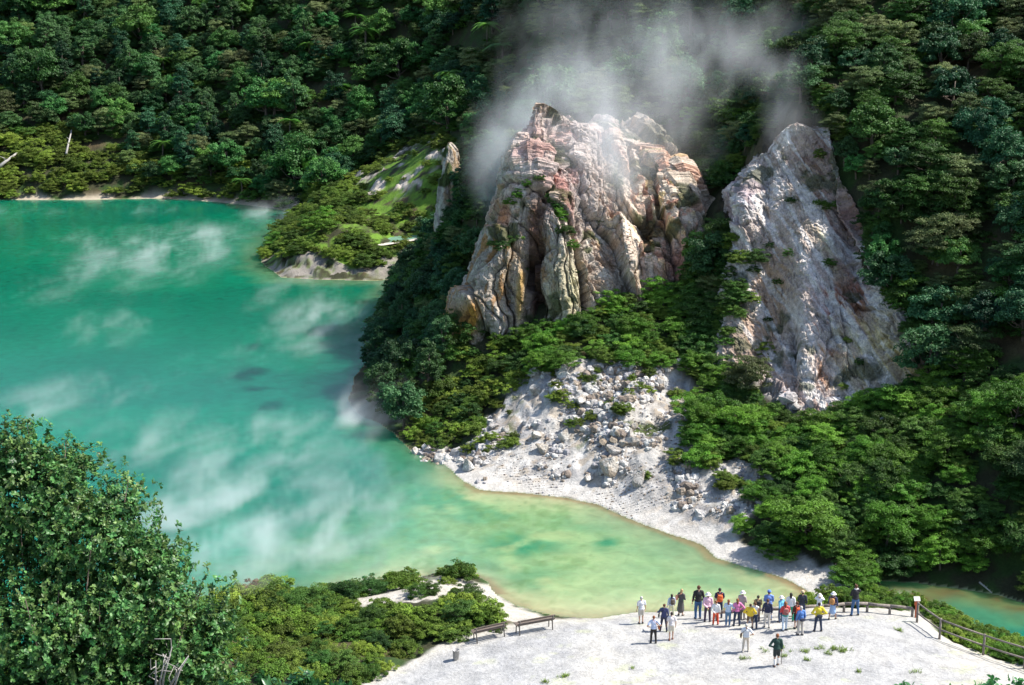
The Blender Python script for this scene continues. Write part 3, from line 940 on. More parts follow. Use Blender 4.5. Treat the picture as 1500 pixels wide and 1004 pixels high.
def scar_detail(G, n):
    x, y, z = G[..., 0], G[..., 1], G[..., 2]
    px, py = project(x, y, z)
    wob = fbm(x * .4, y * .4, z * .4, 4, 251) - .5
    q = x + .55 * z
    D = .6 * (fbm(q * .45 + wob, y * .1, z * .08, 4, 252, ridged=True) - .6) + .4 * wob - .15
    stp, tl, ck = facets(q * .5 + wob * 1.5, y * .4, z * .26 - q * .12 + wob, 253)
    lowr = .09 + .5 * np.clip(np.exp(-((px - 1270) / 90.0) ** 2 - ((py - 520) / 90.0) ** 2) * 1.5 + np.exp(-((px - 1090) / 40.0) ** 2 - ((py - 290) / 60.0) ** 2), 0, 1)
    D += lowr * (1.1 * stp + .9 * tl) - .10 * np.exp(-(ck / .05) ** 2)
    stp, tl, ck = facets(q * 1.2 + wob, y, z * .45 + wob, 254)
    D += lowr * (.42 * stp + .5 * tl) - .05 * np.exp(-(ck / .05) ** 2)
    stp, tl, ck = facets(q * 3.0, y * 2.4, z * 2.1, 255)
    D += .07 * stp + .10 * tl
    D += .22 * (fbm(x * 3.6, y * 3.6, z * 3.6, 4, 256, ridged=True) - .6)
    g = lambda a, b, ra, rb_: np.exp(-((px - a) / ra) ** 2 - ((py - b) / rb_) ** 2)
    D += -1.2 * g(1130, 480, 30, 80) + .9 * g(1180, 400, 30, 110) - .8 * g(1245, 320, 18, 70) + .9 * g(1250, 500, 30, 50) - .9 * g(1160, 505, 8, 60) + .8 * g(1095, 300, 20, 50) - .7 * g(1120, 260, 12, 60) + .8 * g(1345, 545, 20, 20) - .7 * g(1310, 555, 8, 30)
    return D


def scar_paint(V, D, G):
    x, y, z = G.T
    px, py = project(x, y, z)

    def st(cx, cy, rx, ry, ang=0.0):
        ca, sa = math.cos(R_(ang)), math.sin(R_(ang))
        dx, dy = px - cx, py - cy
        return np.clip(1.4 * np.exp(-((dx * ca + dy * sa) / rx) ** 2 - ((-dx * sa + dy * ca) / ry) ** 2), 0, 1)
    wob = fbm(x * .5, y * .5, z * .5, 4, 261) - .5
    q = x + .55 * z
    n = fbm(x * 1.5, y * 1.5, z * 1.5, 4, 262); n2 = fbm(q * 1.1 + wob, y * .3, z * .2, 4, 263); n3 = fbm(x * 4, y * 4, z * 4, 3, 264)
    stp, tl, ck = facets(q * 1.2 + wob, y, z * .45 + wob, 254)
    c = np.tile(np.array([.48, .435, .40], np.float32), (len(x), 1))
    c = mixc(c, sstep(.44, .54, n2) * .85, (.68, .655, .625))
    c = mixc(c, (stp > .2) * .5, (.50, .48, .47)); c = mixc(c, (stp < -.3) * .5, (.34, .27, .23))
    c = mixc(c, st(1115, 450, 40, 130, 18) * sstep(.36, .46, n2 + .1), (.40, .27, .18))
    c = mixc(c, st(1190, 250, 24, 75) * .85, (.25, .19, .11))
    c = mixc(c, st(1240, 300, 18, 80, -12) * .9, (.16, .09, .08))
    c = mixc(c, st(1085, 300, 26, 50, 30) * sstep(.42, .55, n) * .8, (.38, .30, .32))
    c = mixc(c, st(1285, 515, 42, 36) * sstep(.38, .52, n + .08) * .85, (.58, .49, .24))
    c = mixc(c, st(1350, 545, 24, 20) * .9, (.42, .28, .13))
    c = mixc(c, np.clip(1.5 * st(1235, 462, 34, 55, 10), 0, 1) * sstep(.42, .50, n2), (.27, .085, .05))
    c = mixc(c, st(1212, 520, 14, 50, 10) * sstep(.45, .52, n2), (.34, .14, .07))
    c = mixc(c, st(1215, 375, 10, 40, -25) * .7, (.62, .60, .38))
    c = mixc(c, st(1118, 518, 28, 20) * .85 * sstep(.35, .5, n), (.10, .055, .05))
    c = mixc(c, st(1190, 605, 55, 22) * sstep(.45, .58, n), (.36, .24, .20))
    c = mixc(c, np.clip(1.5 * st(1172, 200, 50, 40), 0, 1) * sstep(.40, .55, n) * .9, (.26, .17, .13))
    c = mixc(c, np.clip(1.5 * st(1225, 330, 26, 90, -14), 0, 1) * sstep(.4, .55, n2) * .8, (.22, .12, .09))
    c = mixc(c, np.clip(1.4 * st(1300, 520, 70, 50), 0, 1) * sstep(.46, .58, n2) * .8, (.55, .44, .22))
    c = mixc(c, sstep(.56, .66, n3) * .4, (.28, .23, .21))
    c = mixc(c, np.exp(-(ck / .03) ** 2) * .3 * sstep(.5, .6, n), (.13, .10, .085))
    sk = fbm(q * 2.2 + .8 * wob, y * .3, z * .16, 5, 266)
    c = mixc(c, sstep(.52, .60, sk) * .55, (.36, .29, .245)); c = mixc(c, sstep(.46, .40, sk) * .5, (.70, .68, .655))
    c = mixc(c, sstep(.62, .69, fbm(x * .6, y * .6, z * .6, 4, 265)) * .75, (.06, .075, .035))
    return c


scar_me = crag('rock_scar', SP3, 620, 330, 14, rock_m, scar_detail, scar_paint, 0.0)
tag(link('rock_scar', scar_me), 'tall bare landslide face of white, ochre and rust broken rock right of the steaming crag', 'rock face')


# ---- boulders
rng = np.random.default_rng(7)


def boulder_mesh(seed, res=26):
    r = np.random.default_rng(seed)
    mb = MB(); mb.ball((0, 0, 0), 1.0, res, res * 2 // 3)
    V = np.concatenate(mb.V).astype(float)
    dirs = r.normal(size=(13, 3)); dirs /= np.linalg.norm(dirs, axis=1, keepdims=True)
    off = r.uniform(.52, .92, 13)
    s_ = np.full(len(V), 9.0)
    for d_, o_ in zip(dirs, off):
        k = V @ d_
        s_ = np.minimum(s_, np.where(k > 1e-3, o_ / np.maximum(k, 1e-3), 9))
    V = V * np.minimum(s_, 1.15)[:, None]
    nz = fbm(V[:, 0] * 3 + seed, V[:, 1] * 3, V[:, 2] * 3, 3, seed) - .5
    V = V * (1 + .16 * nz)[:, None] * np.array([1, .8, .72])
    me = mesh_np('boulder', V, np.concatenate(mb.Q), np.concatenate(mb.T), None, False)
    n = fbm(V[:, 0] * 2, V[:, 1] * 2, V[:, 2] * 2, 3, seed + 50)
    tone = [(.50, .48, .44), (.40, .375, .345), (.34, .28, .21), (.54, .51, .47), (.36, .31, .25), (.45, .41, .38)][seed % 6]
    c = np.tile(np.array(tone, np.float32), (len(V), 1))
    c = mixc(c, sstep(.5, .65, n) * .6, (.30, .24, .18))
    c = mixc(c, sstep(.3, .42, n) * 0 + (n < .38) * .4, (.70, .67, .62))
    vcol(me, 'col', c)
    me.materials.append(rock_m)
    return me


B_ME = [boulder_mesh(300 + i) for i in range(12)]
BOULDERS = [  # photo x, y, width in px, mesh, label
    (686, 688, 30, 0, 'large squared grey boulder on the waterline at the left foot of the white slope'),
    (626, 659, 22, 3, 'pale split boulder among the rocks at the lake edge below the green bank'),
    (607, 664, 16, 0, 'white boulder nearest the point of the shore below yellow green bushes'),
    (662, 643, 16, 3, 'cream boulder lying under the scrub left of the white slope'),
    (722, 628, 20, 5, 'blocky white boulder at the top left edge of the white slope'),
    (742, 632, 18, 0, 'white pointed boulder beside the blocky one on the white slope'),
    (783, 576, 22, 1, 'round grey boulder high on the white slope near a green shrub'),
    (786, 640, 24, 3, 'pale boulder on the middle of the white slope'),
    (795, 660, 24, 4, 'brown faced boulder on the lower white slope'),
    (850, 590, 26, 3, 'tall pale slab standing on the upper white slope'),
    (828, 642, 26, 0, 'flat whitish boulder in the middle of the rubble'),
    (896, 688, 44, 4, 'largest tan boulder below the pile of brown rocks'),
    (902, 664, 30, 3, 'cream boulder at the foot of the pile of brown rocks'),
    (884, 652, 20, 2, None), (898, 648, 18, 2, None), (912, 654, 20, 4, None), (908, 638, 18, 2, None), (922, 640, 20, 1, None), (926, 652, 22, 1, None), (880, 645, 14, 4, None), (930, 628, 16, 4, None),
    (862, 703, 24, 3, 'pale boulder by the water below the tan boulder'),
    (938, 706, 28, 1, 'grey boulder with a green tuft right of the tan boulder'),
    (1000, 540, 26, 1, 'rounded grey boulder at the top right of the white slope'),
    (975, 545, 20, 0, 'pale boulder beside the rounded grey one at the top of the white slope'),
    (915, 535, 16, 3, 'small white boulder under the bushes at the top of the white slope'),
    (878, 540, 20, 5, 'white rock at the upper edge of the rubble under the crag'),
    (1090, 612, 12, 3, 'small white stone alone in the bushes under the dark shrubs'),
    (1030, 660, 14, 0, 'white stone at the right edge of the rubble'),
    (626, 688, 8, 1, 'single small rock standing in the green shallows'),
    (1150, 548, 34, 1, 'grey boulder at the foot of the landslide scar'),
    (1165, 598, 22, 5, 'pinkish boulder in the debris under the scar'),
    (1185, 607, 20, 3, 'pale boulder in the debris under the scar'),
    (1145, 590, 22, 4, 'brown boulder in the debris under the scar'),
    (1205, 612, 16, 5, 'white boulder at the bottom of the landslide debris'),
    (1212, 560, 14, 3, 'pale block resting low on the landslide scar'),
    (1098, 520, 18, 5, 'grey block on the brown left flank of the scar'),
    (757, 866, 16, 3, 'flat white rock alone in the shallows off the near shore'),
]
for px, py, wd, k, lab in BOULDERS:
    x, y, z = drop(px, py)
    r_ = wd / F * math.hypot(y, H) / 2 * .95
    o = link('boulder', B_ME[k % 12], None, (x, y, z + r_ * .25), rng.uniform(0, 6.28), (r_ * rng.uniform(.95, 1.2), r_, r_ * rng.uniform(.9, 1.25)))
    o.rotation_euler = (rng.uniform(-.3, .3), rng.uniform(-.3, .3), rng.uniform(0, 6.28))
    tag(o, lab or 'brown angular boulder in the pile in the middle of the white slope', 'boulder', 'boulders on the white slope' if lab else 'brown boulders heaped on the white slope')

# loose rubble, too much to count
B_LO = []
for i in range(8):
    r = np.random.default_rng(500 + i)
    mb = MB(); mb.ball((0, 0, 0), 1.0, 7, 5)
    V = np.concatenate(mb.V).astype(float) * r.uniform(.7, 1.15, (sum(len(a) for a in mb.V), 1)) * np.array([1, .8, .7])
    B_LO.append((V, np.concatenate(mb.Q), np.concatenate(mb.T)))


def rubble(name, label, px0, px1, py0, py1, mfield, n, smin, smax, tones):
    mb = MB(); cols_ = []
    cand_x = rng.uniform(px0, px1, n * 5); cand_y = rng.uniform(py0, py1, n * 5)
    k = 0
    M2 = mfield.reshape(NR, NC)
    clump = fbm(cand_x * .02, cand_y * .03, 0, 3, 91)
    coarse = fbm(cand_x * .016 + 5, cand_y * .026, 0, 3, 92)
    for px, py, cl, co_ in zip(cand_x, cand_y, clump, coarse):
        if k >= n: break
        if cl < .40 + .12 * rng.random(): continue
        a, b, c = ray(px, py)
        ysx = np.arange(64, 104, .25)
        hit = np.argmax(H + c * ysx / b <= tz(a * ysx / b, ysx))
        y = ysx[hit]; x = a * y / b
        i = min(int(np.interp(y, rows, np.arange(NR))), NR - 1); j = int(np.clip((x / y + .62) / 1.24 * (NC - 1), 0, NC - 1))
        if M2[i, j] < .5: continue
        s_ = smin + (smax - smin) * rng.random() ** 7 * (.25 + 1.5 * float(sstep(.44, .58, co_)))
        V, Q, T = B_LO[rng.integers(8)]
        q_ = rz(rng.uniform(0, 6.28))
        z = float(tz(x, y))
        mb.add((V * s_) @ q_.T + np.array([x, y, z + s_ * rng.uniform(-.35, .2)]), Q, T)
        tn = np.array(tones[rng.integers(len(tones))]) * rng.uniform(.8, 1.15)
        cols_.append(np.tile(tn, (len(V), 1)))
        k += 1
    me = mb.mesh(name, rock_m)
    vcol(me, 'col', np.concatenate(cols_).astype(np.float32))
    tag(link(name, me), label, 'rubble', kind='stuff')


rubble('rubble', 'loose pale stones strewn over the white slope', 590, 1130, 525, 760, m_tal, 11000, .022, .30,
       [(.50, .48, .45), (.38, .365, .35), (.54, .52, .48), (.29, .24, .19), (.31, .30, .31), (.21, .17, .14)])
rubble('scree', 'pinkish scree at the foot of the landslide scar', 1060, 1250, 520, 640, m_scar, 1200, .05, .42,
       [(.5, .46, .45), (.42, .34, .32), (.6, .57, .55), (.3, .2, .17)])

# ------------------------------------------------------------------ vegetation
def leaf_cards(P_, Nrm, L_, Wd, rng, droop=0.0):
    """rhombic leaf sprays at points P_ facing Nrm"""
    n = len(P_)
    r = rng.normal(size=(n, 3))
    a = np.cross(Nrm, r); a /= np.linalg.norm(a, axis=1, keepdims=True) + 1e-9
    b = np.cross(Nrm, a); b /= np.linalg.norm(b, axis=1, keepdims=True) + 1e-9
    l = L_ * rng.uniform(.6, 1.3, (n, 1)); w_ = Wd * rng.uniform(.6, 1.3, (n, 1))
    bend = Nrm * l * .18
    V = np.stack([P_ - a * l - bend, P_ + b * w_, P_ + a * l - bend, P_ - b * w_], 1)
    return V.reshape(-1, 3)


def crown_pts(rng, R, ncl, nlf, cr, flat, lo=-.35, shell=(.55, 1.0), zc=0.0, upw=.55, tiers=0):
    d = rng.normal(size=(ncl * 3, 3)); d /= np.linalg.norm(d, axis=1, keepdims=True)
    d = d[d[:, 2] > lo][:ncl]
    c = d * rng.uniform(shell[0], shell[1], (len(d), 1)) * np.asarray(R)
    if tiers:
        z = c[:, 2]; st_ = 2 * R[2] / tiers
        c[:, 2] = np.round(z / st_) * st_ + rng.normal(size=len(z)) * st_ * .12
    crr = cr * rng.uniform(.6, 1.35, len(c))
    k = np.repeat(np.arange(len(c)), nlf)
    e = rng.normal(size=(len(k), 3)); e /= np.linalg.norm(e, axis=1, keepdims=True)
    e[:, 2] = np.where(e[:, 2] < -.2, -e[:, 2] * .6, e[:, 2])
    rad = crr[k][:, None] * rng.uniform(.45, 1.0, (len(k), 1))
    P_ = c[k] + e * rad * np.array([1, 1, flat])
    nr_ = e * np.array([1, 1, 1.0]) * .7 + rng.normal(size=(len(k), 3)) * .45 + np.array([0, 0, upw])
    nr_ /= np.linalg.norm(nr_, axis=1, keepdims=True)
    P_[:, 2] += zc
    tone = np.clip(rng.random(len(c))[k] * .55 + rng.random(len(k)) * .45, 0, 1)
    return P_, nr_, tone, c


def foliage_mesh(name, P_, nr_, tone, Ls, Ws, rng, mat):
    V = leaf_cards(P_, nr_, Ls, Ws, rng)
    n = len(P_)
    me = mesh_np(name, V, np.arange(n * 4).reshape(-1, 4), None, mat)
    vcol(me, 'leaf', np.repeat(np.stack([tone, tone * 0, tone * 0], 1), 4, 0))
    return me


M_BARK = plain('bark', (.11, .085, .065), .9, .4, 6)
M_PALEBARK = plain('bleached_wood', (.34, .32, .29), .85, .3, 9)
M_BROAD = leaf_mat('broadleaf_foliage', (.022, .105, .026), (.080, .170, .030), .25, .55, False, .25)
M_DARK = leaf_mat('dark_forest_foliage', (.018, .075, .034), (.050, .110, .030), .22, .55, False, .25)
M_OLIVE = leaf_mat('olive_foliage', (.070, .115, .034), (.130, .155, .058), .25, .6, False, .25)
M_MAN = leaf_mat('manuka_foliage', (.055, .155, .014), (.105, .205, .022), .28, .55, False, .25)
M_MAND = leaf_mat('dark_manuka_foliage', (.028, .085, .014), (.062, .120, .020), .25, .55, False, .25)
M_SCRUB = leaf_mat('scrub_foliage', (.070, .150, .014), (.150, .205, .026), .28, .6, False, .25)
M_KNOLL = leaf_mat('heath_foliage', (.060, .140, .016), (.130, .175, .026), .25, .6, False, .25)
M_RUST = leaf_mat('browned_foliage', (.13, .065, .030), (.20, .12, .05), .2, .7, False, .2)
M_FERN = leaf_mat('tree_fern_foliage', (.045, .150, .020), (.080, .190, .025), .3, .45)
M_MIX = leaf_mat('mixed_forest_foliage', (.020, .090, .028), (.110, .165, .042), .25, .55, True, .25)
M_MIXS = leaf_mat('mixed_scrub_foliage', (.030, .095, .014), (.140, .190, .024), .28, .6, True, .25)


def trunk_mesh(name, rng, h, r, hub, mat, lean=.15, nb=6):
    mb = MB()
    top = np.array([rng.normal() * lean, rng.normal() * lean, h])
    p = [np.array([0, 0, -.5]), np.array([rng.normal() * .05, rng.normal() * .05, h * .35]), top * np.array([.6, .6, .7]), top]
    mb.tube(p, [r * 1.25, r, r * .7, r * .4], 7)
    for c in hub[:: max(1, len(hub) // nb)][:nb]:
        s0 = p[1] + (p[2] - p[1]) * rng.random()
        mid_ = (s0 + c) / 2 + np.array([0, 0, -.12 * h * rng.random()])
        mb.tube([s0, mid_, c], [r * .5, r * .33, r * .12], 5)
    return mb.mesh(name, mat, True)


def make_tree(kind, seed):
    """crown and trunk meshes of one plant; about unit size = crown 1 m across is scaled at placing"""
    r = np.random.default_rng(seed)
    if kind == 'broadleaf':
        R = np.array([2.0, 2.0, 1.9]) * r.uniform(.85, 1.15, 3); h = 2.5
        P_, n, t_, c = crown_pts(r, R, 58, 120, .58, .85, -.5, (.5, 1.05), h)
        me = foliage_mesh('crown', P_, n, t_, .125, .070, r, None); hub = c + np.array([0, 0, h]); tk = trunk_mesh('trunk', r, h + .6, .14, hub, M_BARK)
    elif kind == 'tall':
        R = np.array([1.45, 1.45, 2.6]) * r.uniform(.85, 1.15, 3); h = 3.2
        P_, n, t_, c = crown_pts(r, R, 56, 120, .52, .8, -.7, (.5, 1.05), h)
        me = foliage_mesh('crown', P_, n, t_, .115, .062, r, None); hub = c + np.array([0, 0, h]); tk = trunk_mesh('trunk', r, h + 1.5, .13, hub, M_BARK)
    elif kind == 'kanuka':      # flat topped layered tree
        R = np.array([1.9, 1.9, 1.65]) * r.uniform(.85, 1.15, 3); h = 2.0
        P_, n, t_, c = crown_pts(r, R, 80, 125, .52, .5, -.6, (.4, 1.08), h, .7)
        me = foliage_mesh('crown', P_, n, t_, .095, .042, r, None); hub = c + np.array([0, 0, h]); tk = trunk_mesh('trunk', r, h + .5, .10, hub, M_BARK, .3, 9)
    elif kind == 'manuka':      # shrub of feathery layers down to the ground
        R = np.array([1.3, 1.3, .95]) * r.uniform(.85, 1.15, 3); h = .75
        P_, n, t_, c = crown_pts(r, R, 74, 125, .34, .5, -.5, (.4, 1.1), h, .7)
        me = foliage_mesh('crown', P_, n, t_, .062, .028, r, None); hub = c + np.array([0, 0, h]); tk = trunk_mesh('trunk', r, .9, .05, hub, M_BARK, .2, 9)
    elif kind == 'scrub':
        R = np.array([.95, .95, .55]) * r.uniform(.8, 1.2, 3); h = .35
        P_, n, t_, c = crown_pts(r, R, 46, 95, .25, .65, -.3, (.4, 1.08), h, .7)
        me = foliage_mesh('crown', P_, n, t_, .055, .028, r, None); hub = c + np.array([0, 0, h]); tk = trunk_mesh('trunk', r, .4, .03, hub, M_BARK, .1, 6)
    elif kind == 'fern':
        V = []; tn = []
        h = 2.6
        for k in range(17):
            az = 2 * PI * k / 17 + r.normal() * .12; Lf = r.uniform(1.7, 2.3); el = r.uniform(.25, .75)
            u_ = np.linspace(.08, 1, 22)
            for sd in (-1, 1):
                hor = np.array([math.cos(az), math.sin(az), 0]); sid = np.array([-math.sin(az), math.cos(az), 0]) * sd
                for i, u in enumerate(u_):
                    z = math.sin(el) * Lf * u - 1.15 * u * u * Lf * .62
                    p = hor * Lf * u * math.cos(el * .6) + np.array([0, 0, h + z])
                    wl = .42 * math.sin(PI * (u * .86 + .1)) + .04
                    tipp = p + sid * wl + hor * .12 + np.array([0, 0, -.16 * wl])
                    V += [p - hor * .05, p + hor * .045, tipp + hor * .02, tipp - hor * .04]
                    tn.append(.35 + .5 * r.random())
        me = mesh_np('crown', np.array(V), np.arange(len(V)).reshape(-1, 4), None, None)
        t_ = np.repeat(np.array(tn), 4); vcol(me, 'leaf', np.stack([t_, t_ * 0, t_ * 0], 1))
        mb = MB(); mb.tube([(0, 0, -.4), (.05, 0, 1.2), (0, .03, h)], [.15, .11, .13], 8)
        tk = mb.mesh('trunk', M_BARK, True)
    return me, tk


KINDS = {}
for kind, nvar in (('broadleaf', 5), ('tall', 3), ('kanuka', 4), ('manuka', 5), ('scrub', 4), ('fern', 2)):
    KINDS[kind] = [make_tree(kind, 1000 + 37 * i + len(kind) * 101) for i in range(nvar)]
MATMESH = {}


def crown_with(kind, v, mat):
    k = (kind, v, mat.name)
    if k not in MATMESH:
        me = KINDS[kind][v][0].copy(); me.materials.clear(); me.materials.append(mat); MATMESH[k] = me
    return MATMESH[k]


# ---- where things grow: candidate points over the land
def scatter(sp, x0, x1, y0, y1, seed):
    r = np.random.default_rng(seed)
    xs = np.arange(x0, x1, sp); ys_ = np.arange(y0, y1, sp * .87)
    X, Y = np.meshgrid(xs, ys_)
    X = X + (np.arange(len(ys_)) % 2)[:, None] * sp * .5
    X = X + r.uniform(-.38, .38, X.shape) * sp; Y = Y + r.uniform(-.38, .38, Y.shape) * sp
    X, Y = X.ravel(), Y.ravel()
    k = (np.abs(X / Y) < .55)
    X, Y = X[k], Y[k]
    Z = tz(X, Y)
    px, py = project(X, Y, Z)
    k = (px > -330) & (px < 1830) & (py > -170) & (py < 1120)
    X, Y, Z, px, py = X[k], Y[k], Z[k], px[k], py[k]
    sw = np.maximum(sdpoly(X, Y, LAKE), sdpoly(X, Y, POOL))
    k = sw < -.25
    return X[k], Y[k], Z[k], px[k], py[k], -sw[k]


FOOT = [tuple(np.array(at_y(*c[0]))[:2]) for c in SPEC]
PINF = [tuple(np.array(at_y(*c[0]))[:2]) for c in SP2]
GULLY_PX = [(1010, 330), (1050, 330), (1105, 370), (1100, 440), (1070, 500), (1045, 545), (1000, 530), (1020, 410)]


def bare(px, py, X, Y):
    """how far inside bare ground (photo pixels), negative outside"""
    b = np.full(px.shape, -1e3)
    near = Y < 104
    for poly, y0, y1, off in ((PLAT_PX, 40, 75, 0), (TALUS_PX, 62, 97, -10), (SCAR_PX, 74, 106, -4)):
        d = sdpoly(px, py, poly) + off
        b = np.maximum(b, np.where((Y > y0) & (Y < y1), d, -1e3))
    b = np.maximum(b, np.where(sdpoly(X, Y, FOOT) > -.1, 30, -1e3))
    b = np.maximum(b, np.where(sdpoly(X, Y, PINF) > -.1, 30, -1e3))
    return b


PLANTS = []   # (kind, variant, material, x, y, z, scale, rotation, label key)
rv = np.random.default_rng(99)


def put(kind, mat, X, Y, Z, sc, key, sink=0.0, vs=None):
    for x, y, z, s_ in zip(X, Y, Z, sc):
        v = int(rv.integers(len(KINDS[kind])))
        PLANTS.append((kind, v, mat, x, y, z - sink * s_, s_, rv.uniform(0, 6.28), key))


# forest: everything above and behind
X, Y, Z, px, py, sh = scatter(2.55, -140, 75, 60, 262, 1)
b = bare(px, py, X, Y)
n_ = fbm(X * .06, Y * .06, 0, 3, 301); n2_ = rv.random(len(X)); n3_ = fbm(X * .2, Y * .2, 0, 2, 303)
spur = sdpoly(px, py, [(375, 420), (375, 320), (430, 300), (500, 268), (545, 235), (640, 190), (665, 210), (660, 420), (600, 430)])
spur = np.where((Y > 136) & (Y < 190), spur, -1e3)
lowL = sdpoly(px, py, [(-600, 320), (-600, 205), (-200, 200), (0, 205), (90, 190), (170, 225), (180, 262), (330, 278), (345, 320)])
lowL = np.where(Y > 190, lowL, -1e3)
isfar = (Y > 125) & (px < 760)
flank = sdpoly(px, py, [(500, 620), (520, 500), (590, 400), (640, 330), (645, 190), (780, 160), (740, 300), (690, 420), (664, 500), (640, 560), (600, 640), (560, 650)])
flank = np.where(Y < 130, flank, -1e3)
up = (b < -8) & (spur < 0) & (lowL < 0)
right = (px > 1030) & (Y < 125)
# far forest left and top centre
k = up & (sh > 1.0) & ((Y >= 104) | (py < 250)) & ~((px > 1000) & (Y < 125)) & (flank < 0)
k1 = k & (rv.random(len(X)) < .88)
ctr = (px > 660) & (px < 1120) & (Y < 215)
q_ = k1 & ctr & (n2_ < .45); put('kanuka', M_OLIVE, X[q_], Y[q_], Z[q_], rv.uniform(.55, 1.0, q_.sum()), 'mist_olive', .5)  # pale olive trees, also used to lighten this shaded slope
k1 = k1 & ~(ctr & (n2_ < .45))
q_ = k1 & (n2_ < .55); put('broadleaf', M_BROAD, X[q_], Y[q_], Z[q_], rv.uniform(.4, 1.0, q_.sum()) * (1 + .8 * (rv.random(q_.sum()) > .85)), 'far_broad', .5)
q_ = k1 & (n2_ >= .55) & (n2_ < .70); put('tall', M_DARK, X[q_], Y[q_], Z[q_], rv.uniform(.7, 1.15, q_.sum()), 'far_tall', .6)
q_ = k1 & (n2_ >= .70) & (n2_ < .87); put('kanuka', M_OLIVE, X[q_], Y[q_], Z[q_], rv.uniform(.7, 1.15, q_.sum()), 'far_olive', .5)
q_ = k1 & (n2_ >= .87) & (n2_ < .94); put('broadleaf', M_DARK, X[q_], Y[q_], Z[q_], rv.uniform(.7, 1.2, q_.sum()), 'far_dark', .5)
q_ = k1 & (n2_ >= .94); put('fern', M_FERN, X[q_], Y[q_], Z[q_], rv.uniform(.8, 1.35, q_.sum()), 'far_fern', -.25)
# dark trees on the shaded flank left of the crag
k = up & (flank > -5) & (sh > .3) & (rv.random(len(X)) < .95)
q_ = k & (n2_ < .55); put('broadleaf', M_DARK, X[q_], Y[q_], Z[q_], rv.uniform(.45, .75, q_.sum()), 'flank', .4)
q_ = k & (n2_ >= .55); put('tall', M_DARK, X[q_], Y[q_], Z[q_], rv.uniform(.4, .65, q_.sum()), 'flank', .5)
# right hillside; dark foliage colours help stand in for its shade
rf = up & right & (flank < 0) & (b < -6)
upper_r = (py < 560 - .12 * (px - 1250) + 60 * (n3_ - .5)) | (px > 1560)
k = rf & upper_r & (rv.random(len(X)) < .95)
q_ = k & (n2_ < .38); put('kanuka', M_OLIVE, X[q_], Y[q_], Z[q_], rv.uniform(.45, .85, q_.sum()), 'right_kanuka', .3)
q_ = k & (n2_ >= .38) & (n2_ < .62); put('broadleaf', M_DARK, X[q_], Y[q_], Z[q_], rv.uniform(.5, .85, q_.sum()), 'right_dark', .4)
q_ = k & (n2_ >= .62) & (n2_ < .88); put('kanuka', M_MAND, X[q_], Y[q_], Z[q_], rv.uniform(.5, .9, q_.sum()), 'right_mand', .3)
q_ = k & (n2_ >= .88); put('broadleaf', M_BROAD, X[q_], Y[q_], Z[q_], rv.uniform(.5, .8, q_.sum()), 'right_broad', .4)

# undergrowth between the trunks
k = up & (sh > .8) & ((Y > 104) | (right & upper_r) | (flank > 0)) & (rv.random(len(X)) < .9)
put('scrub', M_DARK, X[k] + .9, Y[k] - .6, tz(X[k] + .9, Y[k] - .6), rv.uniform(1.0, 1.9, k.sum()), 'under', .2)

# steep ground shows more of itself than its plan area: fill it with smaller trees
X, Y, Z, px, py, sh = scatter(.98, -18, 45, 78, 128, 6)
b = bare(px, py, X, Y)
sl_ = np.hypot(tz(X + .5, Y) - tz(X - .5, Y), tz(X, Y + .5) - tz(X, Y - .5))
n2_ = rv.random(len(X))
k = (b < -7) & (sl_ > .85) & (rv.random(len(X)) < np.clip(sl_ * .55 - .25, 0, .95)) & (py < 520) & (sh > .6)
q_ = k & (n2_ < .34); put('kanuka', M_MAND, X[q_], Y[q_], Z[q_], rv.uniform(.3, .62, q_.sum()), 'steep_mand', .4)
q_ = k & (n2_ >= .34) & (n2_ < .62); put('broadleaf', M_DARK, X[q_], Y[q_], Z[q_], rv.uniform(.28, .55, q_.sum()), 'steep_dark', .5)
q_ = k & (n2_ >= .62) & (n2_ < .85); put('kanuka', M_OLIVE, X[q_], Y[q_], Z[q_], rv.uniform(.3, .6, q_.sum()), 'steep_olive', .4)
q_ = k & (n2_ >= .85); put('broadleaf', M_BROAD, X[q_], Y[q_], Z[q_], rv.uniform(.3, .55, q_.sum()), 'steep_broad', .4)

# manuka: the green apron under the crag and scar, down to the stream
X, Y, Z, px, py, sh = scatter(1.08, -20, 60, 58, 112, 2)
b = bare(px, py, X, Y)
n2_ = rv.random(len(X)); n3_ = fbm(X * .2, Y * .2, 0, 2, 303); n4 = fbm(X * .35, Y * .35, 0, 3, 305)
upper_r = (py < 560 - .12 * (px - 1250) + 60 * (n3_ - .5)) | (px > 1560)
flank = sdpoly(px, py, [(500, 620), (520, 500), (590, 400), (640, 330), (645, 190), (780, 160), (740, 300), (690, 420), (664, 500), (640, 560), (600, 640), (560, 650)])
low_r = (px > 1000) & (py > 480) & ~upper_r & (px < 1600) & (py < np.where(px < 1290, 832, 848 + .10 * (px - 1290)))
apron = (px > 640) & (px <= 1110) & (py > 385) & (Y < 100) & (Y > 68)
bank = (px < 760) & (py > 500) & (flank < 12) & (Y < 104)
k = (b < -3) & (low_r | apron) & (sh > .5) & ~bank
gul = sdpoly(px, py, GULLY_PX) > 0
q_ = k & ~gul & (n2_ < .62); put('manuka', M_MAN, X[q_], Y[q_], Z[q_], rv.uniform(.38, .95, q_.sum()), 'apron', .25)
q_ = k & ~gul & (n2_ >= .62) & (n2_ < .86); put('manuka', M_MAND, X[q_], Y[q_], Z[q_], rv.uniform(.4, 1.0, q_.sum()), 'apron_dark', .25)
q_ = k & ~gul & (n2_ >= .92) & low_r; put('kanuka', M_MAN, X[q_], Y[q_], Z[q_], rv.uniform(.5, .85, q_.sum()), 'apron_tree', .3)
